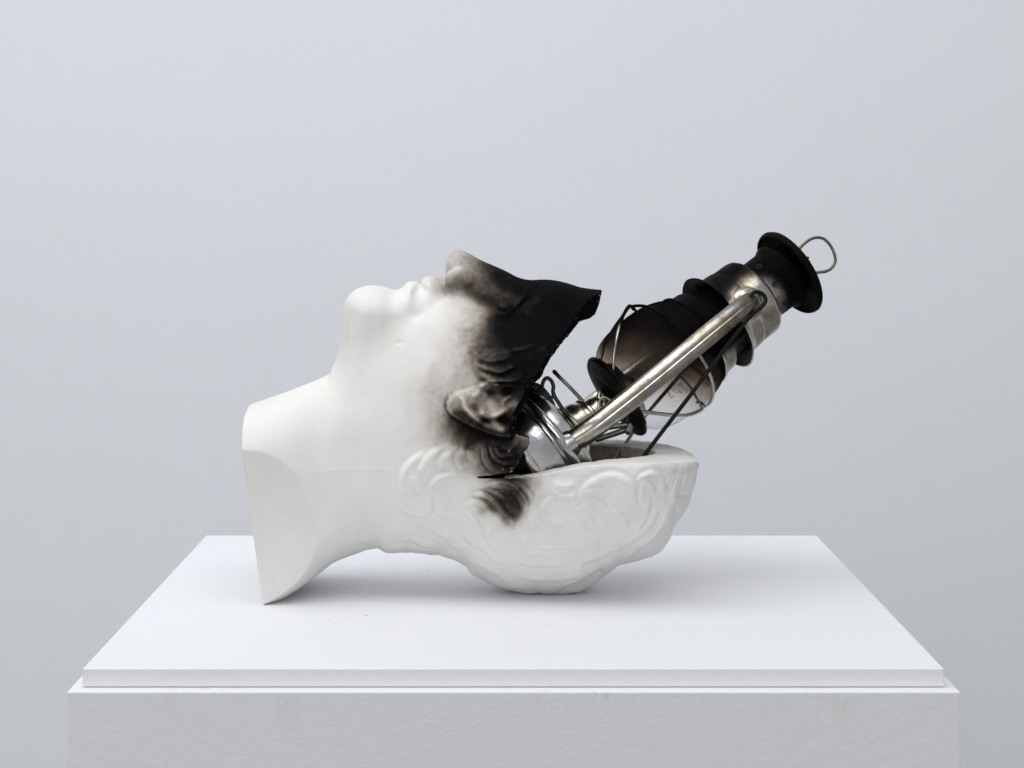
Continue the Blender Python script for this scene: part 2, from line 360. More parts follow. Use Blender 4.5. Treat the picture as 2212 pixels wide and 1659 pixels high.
# --- relief: hair strands, ear, creases, painted into one height map
R = 1.0
hu = np.arange(524, 1528, R); hv = np.arange(528, 1300, R); HM = np.zeros((len(hu), len(hv))); HSUP = np.zeros_like(HM)
def seg_dist(P, X, Y):
    best = np.full(X.shape, 1e9); par = np.zeros(X.shape); side = np.zeros(X.shape)
    L = np.r_[0, np.cumsum(np.hypot(*np.diff(P, axis=0).T))]; tot = L[-1] + 1e-9
    for i in range(len(P) - 1):
        x0, y0 = P[i]; ex, ey = P[i + 1] - P[i]; l2 = ex * ex + ey * ey + 1e-9
        t = np.clip(((X - x0) * ex + (Y - y0) * ey) / l2, 0, 1); dx, dy = X - x0 - t * ex, Y - y0 - t * ey; d = dx * dx + dy * dy
        k = d < best; best = np.where(k, d, best); par = np.where(k, (L[i] + t * math.sqrt(l2)) / tot, par)
        side = np.where(k, np.sign(ex * dy - ey * dx), side)
    return np.sqrt(best), par, side
def stroke(P, w, h, fn=None, taper=.22, conv=True, sub=6):
    P = near(P) if conv else np.asarray(P, float); P = cr(P, sub); m = w * 4
    i0, i1 = int((P[:, 0].min() - m - hu[0]) / R), int((P[:, 0].max() + m - hu[0]) / R) + 1
    j0, j1 = int((P[:, 1].min() - m - hv[0]) / R), int((P[:, 1].max() + m - hv[0]) / R) + 1
    i0, j0 = max(i0, 0), max(j0, 0); X, Y = np.meshgrid(hu[i0:i1], hv[j0:j1], indexing='ij')
    if not X.size: return
    d, t, sd = seg_dist(P, X, Y)
    tp = sstep(t / taper) * sstep((1 - t) / taper) if taper else 1
    x = sd * d / w
    HM[i0:i1, j0:j1] += h * tp * (fn(x) if fn else np.exp(-x * x) - .3 * np.exp(-((x - 1.9) ** 2) / .8) - .3 * np.exp(-((x + 1.9) ** 2) / .8))
def edge_fn(x):      # a lock's lip: steep drop on one side, slow fall on the other
    return np.where(x < 0, np.exp(-(x / 2.1) ** 2), np.exp(-(x / .55) ** 2)) - .35 * np.exp(-((x - 1.3) ** 2) / .35)
def edge_r(x): return edge_fn(-x)
def lock(P, w=6, h=4, strands=3, gap=7, side=1, fade=.75):
    """a lip plus the finer strands combed along inside it"""
    stroke(P, w, h, edge_r if side > 0 else edge_fn)
    Q = np.asarray(P, float); T = np.gradient(Q, axis=0); T /= np.linalg.norm(T, axis=1)[:, None] + 1e-9; Nn = np.stack([-T[:, 1], T[:, 0]], 1)
    tt = np.linspace(0, 1, len(Q))[:, None]
    for k in range(1, strands + 1):
        o = side * gap * k * (.45 + .75 * np.sin(np.pi * np.clip(tt * .9 + .05, 0, 1))) + rng.normal(0, .8)
        stroke(Q + Nn * o, w * .5, h * fade ** k * .55, None, .3)
def blob(u, v, ru, rv, h, ang=0, p=1.0):
    (U0, V0), = near([(u, v)]); X, Y = np.meshgrid(hu, hv, indexing='ij'); c, s_ = math.cos(ang), math.sin(ang)
    x, y = ((X - U0) * c + (Y - V0) * s_) / ru, (-(X - U0) * s_ + (Y - V0) * c) / rv
    HM[:] += h * np.exp(-(x * x + y * y) ** p)

# hair over the side and back of the head
L_ = [
 ([(957,964),(931,980),(911,1004),(901,1028)],8,5.5,2,8,-1), ([(924,975),(897,988),(873,1012),(864,1040),(866,1067),(880,1090)],7,4,3,7,-1),
 ([(981,972),(958,984),(948,1002),(952,1022)],8,5,2,7,-1), ([(1002,963),(988,984),(986,1003),(1000,1022)],7,4.5,2,6,-1),
 ([(1028,955),(1014,967),(1011,984),(1016,1000)],5,3.5,1,6,-1), ([(1044,953),(1042,973),(1046,994),(1058,1012),(1080,1026)],6,6,3,7,-1),
 ([(1056,953),(1060,975),(1069,991),(1086,1001),(1110,1002)],5,6,1,6,-1), ([(1067,957),(1071,974),(1080,984),(1098,984),(1115,978)],5,6,2,6,-1),
 ([(1078,965),(1095,968),(1112,962),(1122,950)],6,4,0,6,-1),
 ([(985,1027),(962,1024),(942,1034),(931,1048),(933,1062),(944,1070)],8,7.5,3,8,-1), ([(988,1040),(960,1036),(944,1050),(940,1064)],4,2.5,0,6,-1),
 ([(889,1022),(889,1040),(898,1057),(914,1070)],7,4.5,1,7,-1), ([(905,1014),(902,1036),(910,1056),(924,1068)],5,3.2,1,6,-1),
 ([(868,1070),(882,1082),(899,1087)],5,3.5,1,6,1),([(870,1088),(876,1100),(896,1108),(926,1112)],5,3,1,6,1),
 ([(932,1068),(933,1090),(934,1112)],5,5,0,6,1), ([(941,1115),(962,1107),(984,1110),(1000,1124)],5,4,2,7,1),
 ([(996,1098),(1018,1082),(1042,1084),(1057,1100),(1068,1117)],8,8,2,9,1), ([(1014,1073),(1028,1066),(1046,1066),(1067,1078),(1086,1101),(1104,1130)],7,8,3,8,1),
 ([(1044,1060),(1064,1058),(1086,1070),(1096,1082)],5,4.5,0,6,1), ([(1042,1053),(1066,1043),(1093,1042),(1117,1056),(1134,1080),(1136,1100),(1128,1116)],8,8.5,4,9,1),
 ([(1096,1098),(1103,1116),(1111,1134)],5,4,0,5,1), ([(1096,1040),(1120,1044),(1140,1060),(1152,1078)],6,4.5,1,7,1),
 ([(1072,1124),(1054,1138),(1050,1159),(1064,1180),(1084,1200)],7,6,3,8,-1), ([(999,1104),(1018,1109),(1031,1127),(1037,1146)],6,5,2,7,1),
 ([(884,1154),(899,1170),(924,1178),(952,1180)],6,3,2,7,-1), ([(958,1146),(969,1170),(988,1184),(1010,1190)],6,3.5,2,7,-1),
 ([(966,1118),(980,1128),(990,1142)],5,3,1,6,1), ([(920,1130),(940,1150),(965,1160),(985,1164)],6,3,2,7,-1), ([(1000,1150),(1012,1170),(1034,1182),(1052,1190)],6,3.2,2,7,-1),
 ([(830,1175),(850,1182),(880,1188),(915,1189)],5,2.2,2,6,-1), ([(842,1140),(860,1160),(890,1172)],5,2,2,6,-1),
 ([(1192,1038),(1202,1051),(1221,1056),(1246,1047)],7,5,1,7,-1), ([(1190,1058),(1211,1072),(1228,1074),(1250,1071)],6,5.5,1,6,-1),
 ([(1252,1088),(1257,1063),(1270,1044),(1294,1030),(1326,1024),(1355,1037),(1371,1062),(1371,1094)],9,6.5,3,10,1),
 ([(1258,1072),(1274,1057),(1298,1055),(1322,1064)],5,4,0,6,1), ([(1255,1090),(1278,1078),(1298,1082),(1314,1098)],5,4,1,6,1), ([(1240,1100),(1260,1093),(1280,1098)],4,3,0,6,1),
 ([(1248,1106),(1270,1112),(1288,1126)],5,3.5,1,6,1), ([(1292,1110),(1306,1128),(1308,1144)],5,3,1,5,1), ([(1312,1098),(1336,1106),(1352,1122),(1354,1146)],7,4,2,7,1),
 ([(1373,1042),(1385,1025),(1405,1017),(1423,1024),(1432,1040),(1437,1064)],7,6,2,7,1), ([(1377,1050),(1392,1037),(1408,1045),(1416,1064)],5,4,0,6,1), ([(1378,1052),(1384,1080),(1393,1108)],5,4,2,6,-1),
 ([(1173,1078),(1167,1101),(1177,1120),(1196,1132),(1222,1136)],7,5,2,8,-1), ([(1196,1070),(1178,1082),(1172,1100)],6,3,1,6,-1), ([(1140,1106),(1144,1128),(1156,1146)],6,3.5,2,7,-1),
 ([(1150,1184),(1183,1180),(1221,1178),(1246,1186)],6,4,1,7,1), ([(1108,1160),(1125,1162),(1150,1154)],5,3,1,6,1), ([(1118,1196),(1150,1192),(1195,1192),(1226,1198)],6,3,1,7,1),
 ([(1106,1206),(1135,1218),(1170,1222),(1230,1218)],6,3,2,7,-1), ([(1100,1236),(1150,1250),(1200,1254),(1260,1242)],6,3,2,7,-1),
 ([(1318,1194),(1284,1208),(1246,1222)],6,3,2,7,1), ([(1345,1184),(1320,1190),(1296,1198)],5,2.5,1,6,1), ([(1200,1150),(1226,1158),(1256,1156)],5,2.5,1,7,-1),
 ([(1446,1082),(1440,1110),(1428,1138),(1410,1165),(1384,1184)],6,4.5,3,8,1), ([(1425,1090),(1412,1118),(1392,1145),(1366,1166),(1345,1178)],6,4.5,2,8,1),
 ([(1470,1004),(1468,1030),(1460,1056),(1444,1078)],6,4,3,9,1), ([(1402,1066),(1400,1096),(1390,1124),(1370,1150)],5,3.5,2,7,1), ([(1020,1205),(1050,1228),(1084,1244)],5,3,2,7,-1),
 ([(1040,1180),(1064,1206),(1098,1222)],5,3,2,7,-1), ([(1460,1060),(1458,1090),(1450,1112)],5,4,1,7,1), ([(1480,1000),(1482,1024),(1474,1050)],5,3.5,1,6,1),
 ([(1210,1100),(1236,1112),(1262,1132),(1270,1156)],6,3,2,7,1), ([(1160,1060),(1156,1080),(1160,1092)],5,3,1,6,-1)]
for P, w, h, n, g, sd in L_: lock(P, w * .8, h * 1.02, n + 2, g * .72, sd)
# soot-dark hair at the temple
for P, w, h, n, g, sd in [([(1030,764),(1040,772),(1060,777),(1084,774),(1110,764)],7,5,0,5,-1), ([(1030,782),(1044,792),(1062,797),(1080,801),(1100,794),(1120,784)],7,8,0,6,-1),
   ([(1100,756),(1130,750),(1164,738)],8,4,0,8,-1), ([(1034,800),(1052,815),(1080,822),(1110,818),(1136,804)],8,5,0,7,-1)]: lock(P, w, h, n, g, sd)
# broad swelling of the hair against skin
X2, Y2 = np.meshgrid(hu, hv, indexing='ij')
def mass(P, h, soft):
    d = poly_sd(near(P), X2, Y2); HM[:] += h * sstep(d / soft * .5 + .5)
mass([(1024,758),(1026,790),(1040,815),(1070,828),(1130,830),(1200,780),(1180,745),(1110,748),(1060,756)], 9, 9)
mass([(1040,948),(1000,957),(955,962),(925,974),(893,988),(868,1014),(861,1045),(864,1085),(872,1120),(840,1150),(822,1176),(830,1230),(1000,1290),(1300,1290),(1520,1200),(1540,980),(1300,1000),(1130,1000),(1145,940),(1100,940)], 6, 10)
for _ in range(1): HM[1:-1, 1:-1] = (HM[1:-1, 1:-1] * 2 + HM[:-2, 1:-1] + HM[2:, 1:-1] + HM[1:-1, :-2] + HM[1:-1, 2:]) / 6
HN = np.zeros_like(HM)      # folds only the near side has
def nmass(P, h, soft): HN[:] += h * sstep(poly_sd(near(P), X2, Y2) / soft * .5 + .5)
nmass([(1462,1066),(1452,1092),(1442,1120),(1412,1160),(1376,1188),(1338,1210),(1345,1260),(1440,1230),(1540,1150),(1500,1056)], -15, 5)
nmass([(1186,1282),(1218,1268),(1246,1258),(1270,1243),(1298,1226),(1330,1290),(1190,1310)], -13, 5)
nmass([(1452,1016),(1462,1040),(1458,1070),(1490,1075),(1530,1030),(1500,1000)], -6, 6)
# ear: a raised plate with a thick back rim, hollow and folds
ear = near([(985,843),(970,852),(962,868),(963,882),(971,896),(994,911),(1019,923),(1054,937),(1079,945),(1104,946),(1128,905),(1145,860),(1135,828),(1090,823),(1040,827),(1008,836)])
de = poly_sd(ear, X2, Y2); (e0, f0), (e1, f1) = near([(1050, 830), (1030, 925)])
tt = np.clip(((X2 - e0) * (e1 - e0) + (Y2 - f0) * (f1 - f0)) / ((e1 - e0) ** 2 + (f1 - f0) ** 2), 0, 1.1)
tt = np.maximum(tt, sstep((near([(1000, 0)])[0, 0] - X2) / 30) * .55)
EARH = (4 + 27 * tt) * np.sqrt(sstep(de / 8))
HM[:] = np.where(de > 0, HM * .15, HM) + EARH
blob(1060,873,20,19,-21,0,1.1); blob(1057,846,15,8,-15,.1); blob(1096,846,14,8,-12,-.2); blob(1026,882,13,8,-8,.9); blob(1086,907,26,8,-13,.12)
blob(1112,870,14,7,-9,-.6); blob(1050,907,20,5,-5,.5)
stroke([(990,850),(1001,862),(1006,879),(1026,899),(1050,917),(1071,925),(1098,926)],5,6,None,.1)
stroke([(1034,884),(1046,895),(1062,898),(1081,891),(1098,879),(1122,866)],6,9,None,.12)
stroke([(1034,836),(1046,828),(1060,825),(1082,833)],5,6,None,.2); stroke([(1020,858),(1030,850),(1040,842)],6,6,None,.2); stroke([(1082,880),(1092,862),(1108,852)],4,5,None,.2)
blob(982,872,16,22,3,.3)
# small creases
stroke([(848,739),(862,741),(878,740)],4,-1.8,lambda x: np.exp(-x*x),.3)
stroke([(656,1027),(700,1020),(744,1016),(800,1017),(870,1016)],2.2,1.0,edge_fn,.2)
stroke([(1072,660),(1084,668),(1100,671)],4,-4,lambda x: np.exp(-x*x),.3)
stroke([(1110,678),(1122,662),(1134,648),(1146,638)],4,-7,lambda x: np.exp(-x*x),.25)
stroke([(1128,690),(1140,668),(1156,650),(1176,636)],12,6,lambda x: np.exp(-x*x),.3)
stroke([(930,845),(945,862),(958,872)],7,-2,lambda x: np.exp(-x*x),.3)
blob(905,700,70,46,3); blob(1010,735,46,38,4); blob(760,838,60,60,-4)
def himg(U, V, M=None):
    M = HM if M is None else M
    x = np.clip((U - hu[0]) / R, 0, len(hu) - 1.001); y = np.clip((V - hv[0]) / R, 0, len(hv) - 1.001)
    i, j = x.astype(int), y.astype(int); fx, fy = x - i, y - j
    return M[i, j] * (1 - fx) * (1 - fy) + M[i + 1, j] * fx * (1 - fy) + M[i, j + 1] * (1 - fx) * fy + M[i + 1, j + 1] * fx * fy
Hg = himg(UU, VV).astype(np.float32); HNg = himg(UU, VV, HN).astype(np.float32)
# lumpy hair masses (3-D, so both sides differ)
hairness = sstep((poly_sd([(870,1010),(900,985),(1040,950),(1150,930),(1150,800),(1400,600),(1560,600),(1560,1330),(830,1330),(820,1170),(862,1110)], UU, VV) + 6) / 16).astype(np.float32)

# --- breaks: where the skull has been knocked away
Lcut = np.array([(632,1296),(640,1270),(657,1251),(673,1240),(693,1236),(716,1226),(763,1170),(776,1160),(836,1128),(870,1111),(896,1098),(925,1094),(940,1092)], float)  # visible outer edge
near_pts = np.array([(1224.6,716),(1178.5,776),(1139,836),(1108,896),(1099,940)]); nn = near(near_pts)
Lc = np.array([(600,1297),(632,1296),(640,1275),(657,1255),(680,1240)] + [(v, u) for u, v in nn], float); Lc = Lc[np.argsort(Lc[:, 0])]
Rimg = [(1253,698,-150),(1224.6,733.6,-150),(1200,771,-150),(1191,788.5,-150),(1175,815,-150),(1157,832,-150),(1150,860,-150),(1138,892,-150),(1124,930,-150),(1120,944,-150)]
Rc = [(600,1300),(632,1300),(647,1296),(675,1283),(685,1271)]
for u, v, s_ in Rimg:
    m = 1 / (1 + s_ * .0002213); Rc.append((CV + (v - CV) / m, CU + (u - CU) / m))
Rc = np.array(Rc); Rc = Rc[np.argsort(Rc[:, 0])]
# near-side piece of hair below the ear
pc2 = near([(1108,936),(1120,931.6),(1130,932),(1143,944),(1141.5,958),(1136,972),(1129,985),(1121,996),(1117,1006),(1109,1016),(1106.5,1024)])
Lc2 = pc2[:, [1, 0]]; Lc2 = Lc2[np.argsort(Lc2[:, 0])]
rim_t = tb([(1000,1006.5),(1060,1006),(1105,1004),(1150,999),(1200,989),(1246,979.5),(1300,974),(1360,972.5),(1440,974),(1480,979),(1512,988)])
slit0, slit1 = near([(1030,1033)])[0], near([(1108,1027)])[0]
vL = np.interp(Vs, Lc[:, 0], Lc[:, 1]); vR = np.interp(Vs, Rc[:, 0], Rc[:, 1]); jn = int((Lc2[0, 0] - Vs[0]) / G) + 1
vL2 = np.interp(Vs, Lc2[:, 0], Lc2[:, 1])
rimV = np.interp(Us, *rim_t)
hsV = np.interp(Vs, [600,632,650,690,740,800,1010], [0,30,90,135,175,205,215])
def smin(a, b, k): h = np.clip(.5 + .5 * (b - a) / k, 0, 1); return b * (1 - h) + a * h - k * h * (1 - h)
def smax(a, b, k): return -smin(-a, -b, k)
def ell(S, u, v, s, ru, rv, rs):
    x, y, z = (UU - u) / ru, (VV - v) / rv, (S - s) / rs; q = np.sqrt(x * x + y * y + z * z) + 1e-6
    return (q - 1) * min(ru, rv, rs) * np.clip(q, .6, 1.4)
# the lamp's tank needs room in the hollow: its axis in head units
LA = np.array([.77599, .35, .52473]); LP = np.array([(1332 - CU) * 1.6378 / FL, .303, .2918 - (857 - CV) * 1.6378 / FL])
def head_units(P): return np.array([CU + P[0] / K, CV - (P[2] - .2918) / K, (P[1] - .275) / K])
tA, tB = head_units(LP - LA * .118), head_units(LP - LA * .035)
nU, nV, nS = len(Us), len(Vs), len(Ss); F3 = np.empty((nU, nV, nS), np.float32); OUT = np.empty_like(F3)
gU = None
lump_c = None
def slab_noise(S, sc_, seed):
    P = np.stack([UU, VV, np.full_like(UU, S)], -1); return vnoise(P, sc_, seed).astype(np.float32)
# coarse noise volumes, sampled once per few slabs
for k, S in enumerate(Ss):
    Sa = abs(S)
    s0 = S - cS
    r = np.sqrt(s0 * s0 + (VV - zm) ** 2); rho = ((np.abs(s0) / wU) ** 2 + qe) ** .5
    rho = np.where(qa > .02, ((np.abs(s0) / wU) ** 2 + qe) ** (1 / np.where(np.abs(s0) / wU > .98, 2, 2)), rho)
    base = r * (1 - 1 / np.maximum(rho, .05)); base = np.clip(base, -90, 90)
    gu = np.gradient(base, G, axis=0); gv = np.gradient(base, G, axis=1)
    base = base / np.sqrt(1 + np.clip(gu, -6, 6) ** 2)
    # face ridge: chin, lips, nose, brow
    dd = np.maximum(LN - d2, 0); rr = np.sqrt(S * S + dd * dd) + 1e-6; rh = np.sqrt((S / wR) ** 2 + (dd / LN) ** 2) + 1e-6
    ridge = np.clip(rr * (1 - 1 / np.maximum(rh, .05)), -90, 90)
    ridge = np.where(UU < 716, 60, ridge)
    kk = np.interp(Us, [700,760,860,900,960,970,1130,1180,1300], [34,34,26,22,18,11,16,30,34])[:, None].astype(np.float32)
    out = smin(base, ridge, kk)
    if Sa < 150:
        out = smin(out, ell(Sa, 994, 601, 35, 31, 24, 16), 8)                       # wing of the nose
        out = smax(out, -ell(Sa, 967, 586, 21, 11, 16, 11), 4)                        # nostril
        out = smax(out, -ell(Sa, 1108, 634, 84, 36, 26, 44), 16)                    # eye socket
        out = smin(out, ell(Sa, 1092, 674, 72, 24, 21, 26), 10)                     # eyeball under the lid
        out = smax(out, -ell(Sa, 903, 660, 96, 12, 18, 6), 16)                     # corner of the mouth
    lump = 0
    out = out - Hg - HNg * sstep((-S - 45) / 60)
    OUT[:, :, k] = out
# hair lumps and general hand-made unevenness only near the surface
idx = np.nonzero((np.abs(OUT) < 14))
PP = np.stack([Us[idx[0]], Vs[idx[1]], Ss[idx[2]]], -1)
hn = hairness[idx[0], idx[1]]
nz = vnoise(PP, 46, 3) * 3.4 * hn + vnoise(PP, 19, 4) * 1.5 * hn + vnoise(PP, 60, 5) * 1.1 + vnoise(PP, 9, 6) * .35 * (hn + .3)
fars = sstep((PP[:, 2] + 60) / 120) * hn
nz += fars * 3 * np.sin(PP[:, 0] / 9 + 3 * vnoise(PP, 50, 8)) * vnoise(PP, 30, 9)
OUT[idx] -= nz.astype(np.float32)
rough = np.empty((nU, nV), np.float32)
for k, S in enumerate(Ss):
    out = OUT[:, :, k]; Sa = abs(S)
    fr = slab_noise(S, 17, 21) * 1.5 + slab_noise(S, 6.5, 22) * .9 if True else 0
    # hollow
    ru, rvv, rs = 254., np.where(VV < 905, 228., 300.), 176.
    x, y, z = (UU - 1168) / ru, (VV - 905) / rvv, (S + 4) / rs; q = (x * x + y * y + np.abs(z) ** 2.4) ** .5 + 1e-6
    rc = np.sqrt((UU - 1168) ** 2 + (VV - 905) ** 2 + (S + 4) ** 2)
    cav = rc * (1 - 1 / q) + fr * .8
    # room for the tank
    px, py, pz = UU - tA[0], VV - tA[1], S - tA[2]; ax = tB - tA; al = np.linalg.norm(ax); ax = ax / al
    tl = px * ax[0] + py * ax[1] + pz * ax[2]; rad = np.sqrt(np.maximum(px * px + py * py + pz * pz - tl * tl, 0)) - 163
    cyl = np.maximum(rad, np.maximum(-tl, tl - al)); cav = np.minimum(cav, np.maximum(cyl, out + 26))
    body = np.maximum(out, -cav)
    # upper break; its face leans so that the thickness shows
    hs = hsV[None, :]; t = sstep((Sa * np.sign(-S) * -1 + hs) / 62) if S < 0 else np.ones((1, nV))
    uc = vL[None, :] + (vR - vL)[None, :] * t
    c1 = uc + 0 * UU
    lo = VV > Lc2[0, 0] + 2
    uc2 = vL2[None, :] + 0 * UU + (np.clip((S + 214) / 60, 0, 1) * -6)
    cutU = np.where(lo, uc2, c1)
    d1 = (cutU - UU) * .80            # >0 keep
    dr = (VV - rimV[:, None])         # >0 keep
    slope = .04 * (S)                 # the rim is not quite level
    f2 = slab_noise(S, 4.8, 77); keep = np.maximum(d1 + fr * 1.25 + f2, dr + fr * 1.0 + f2 * .8)
    cut = -keep
    body = np.maximum(body, cut)
    # open slit under the broken-off curl
    if S < 60:
        t_ = np.clip((UU - slit0[0]) / (slit1[0] - slit0[0]), 0, 1.6); vm = slit0[1] + (slit1[1] - slit0[1]) * np.minimum(t_, 1)
        hwid = 1.0 + 4.2 * np.clip(t_, 0, 1)
        sl = np.maximum(np.abs(VV - (rimV[:, None] - hwid)) - hwid, slit0[0] - UU)
        body = np.maximum(body, -sl)
    # foot of the neck, its side facets, and the flat it lies on
    Z = 1276 - VV
    body = np.maximum(body, (CU + (-.1808 / K) - .1154 * Z) - UU + .4 * fr)
    for sg in (1,):
        pl = -210 + .1475 * (UU - 548.6) + .108 * (VV - 948) - np.maximum(UU - 712, 0) * 2
        body = smax(body, (pl + Sa) * .975 + .12 * fr, 2.0)
    body = np.maximum(body, VV - 1275.5); body = smax(body, (UU - 1502 + (VV - 985) * .12) * .95 + fr, 5)
    F3[:, :, k] = body
print('field', round(time.time() - T0, 1))

# --- surface nets
ins = F3 < 0
cnt = np.zeros((nU - 1, nV - 1, nS - 1), np.int8)
for a in (0, 1):
    for b_ in (0, 1):
        for c_ in (0, 1): cnt += ins[a:nU - 1 + a, b_:nV - 1 + b_, c_:nS - 1 + c_]
act = np.nonzero((cnt > 0) & (cnt < 8)); nA = len(act[0])
vid = np.full(cnt.shape, -1, np.int32); vid[act] = np.arange(nA)
corner = {}
for a in (0, 1):
    for b_ in (0, 1):
        for c_ in (0, 1): corner[a, b_, c_] = F3[act[0] + a, act[1] + b_, act[2] + c_]
acc = np.zeros((nA, 3)); num = np.zeros(nA)
cs = list(corner)
for A in cs:
    for ax_ in range(3):
        if A[ax_]: continue
        B = list(A); B[ax_] = 1; B = tuple(B); fa, fb = corner[A], corner[B]; m = (fa < 0) != (fb < 0)
        t = np.where(m, fa / np.where(m, fa - fb, 1), 0); p = np.array(A, float)[None] + 0 * t[:, None]; p[:, ax_] = t
        acc += p * m[:, None]; num += m
P3 = acc / num[:, None] + np.stack(act, 1)
quads = []
for ax_ in range(3):
    o1, o2 = [(1, 2), (2, 0), (0, 1)][ax_]
    sl0 = [slice(1, -1)] * 3; sl1 = [slice(1, -1)] * 3; sl0[ax_] = slice(0, -1); sl1[ax_] = slice(1, None)
    a0, a1 = ins[tuple(sl0)], ins[tuple(sl1)]; e = np.nonzero(a0 != a1); flip = a0[e]
    b0 = [e[0] + 1, e[1] + 1, e[2] + 1]; b0[ax_] = e[ax_]
    def cell(d1, d2):
        q = [x.copy() for x in b0]; q[o1] = q[o1] - d1; q[o2] = q[o2] - d2; return vid[tuple(q)]
    Q = np.stack([cell(1, 1), cell(0, 1), cell(0, 0), cell(1, 0)], 1)
    Q[~flip] = Q[~flip][:, ::-1]; quads.append(Q)
Q = np.vstack(quads); Q = Q[(Q >= 0).all(1)]
PU, PV, PS = Us[0] + P3[:, 0] * G, Vs[0] + P3[:, 1] * G, Ss[0] + P3[:, 2] * G
# only the biggest connected body counts
co = np.stack([(PU - CU) * K, PS * K, .2918 - (PV - CV) * K], 1)
# orientation check: V axis is flipped
fn = np.cross(co[Q[:, 1]] - co[Q[:, 0]], co[Q[:, 2]] - co[Q[:, 0]])
ctr = co[Q].mean(1); lowm = ctr[:, 2] < .01
if fn[lowm, 2].sum() > 0: Q = Q[:, ::-1]
def comp_keep(n, Q):
    lab = np.arange(n)
    for _ in range(400):
        m = lab[Q].min(1); new = lab.copy()
        for c_ in range(4): np.minimum.at(new, Q[:, c_], m)
        new = new[new]
        if (new == lab).all(): break
        lab = new
    u, c_ = np.unique(lab, return_counts=True); return lab == u[c_.argmax()]
kp = comp_keep(nA, Q); Q = Q[kp[Q[:, 0]]]; re = np.cumsum(kp) - 1; Q = re[Q]; co = co[kp]; PU, PV, PS = PU[kp], PV[kp], PS[kp]; actk = tuple(x[kp] for x in act)
outv = OUT[actk]
srcok = np.zeros(len(co))
for a in (0, 1):
    for b_ in (0, 1):
        for c_ in (0, 1): srcok += np.abs(F3[actk[0] + a, actk[1] + b_, actk[2] + c_] - OUT[actk[0] + a, actk[1] + b_, actk[2] + c_]) < .5
srcok = srcok >= 5
print('mesh', len(co), len(Q), round(time.time() - T0, 1))
def vnormals(co, Q):
    fn = np.cross(co[Q[:, 2]] - co[Q[:, 0]], co[Q[:, 3]] - co[Q[:, 1]]); N = np.zeros_like(co)
    for c_ in range(4):
        for a in range(3): N[:, a] += np.bincount(Q[:, c_], fn[:, a], len(co))
    return N / (np.linalg.norm(N, axis=1)[:, None] + 1e-12)
mix = np.zeros(len(co), bool)
q_ = srcok[Q]; m_ = q_.any(1) & ~q_.all(1); mix[np.unique(Q[m_])] = True
# light relaxation of the grid's stair-steps on the outer skin
for _ in range(2):
    S_ = np.zeros_like(co); n_ = np.zeros(len(co))
    for c_ in range(4):
        for nb in (1, 3):
            for a in range(3): S_[:, a] += np.bincount(Q[:, c_], co[Q[:, (c_ + nb) % 4], a], len(co))
            n_ += np.bincount(Q[:, c_], minlength=len(co))
    w_r = np.where(mix, .06, .45)[:, None]; co = co * (1 - w_r) + w_r * S_ / np.maximum(n_, 1)[:, None]
VN = vnormals(co, Q)

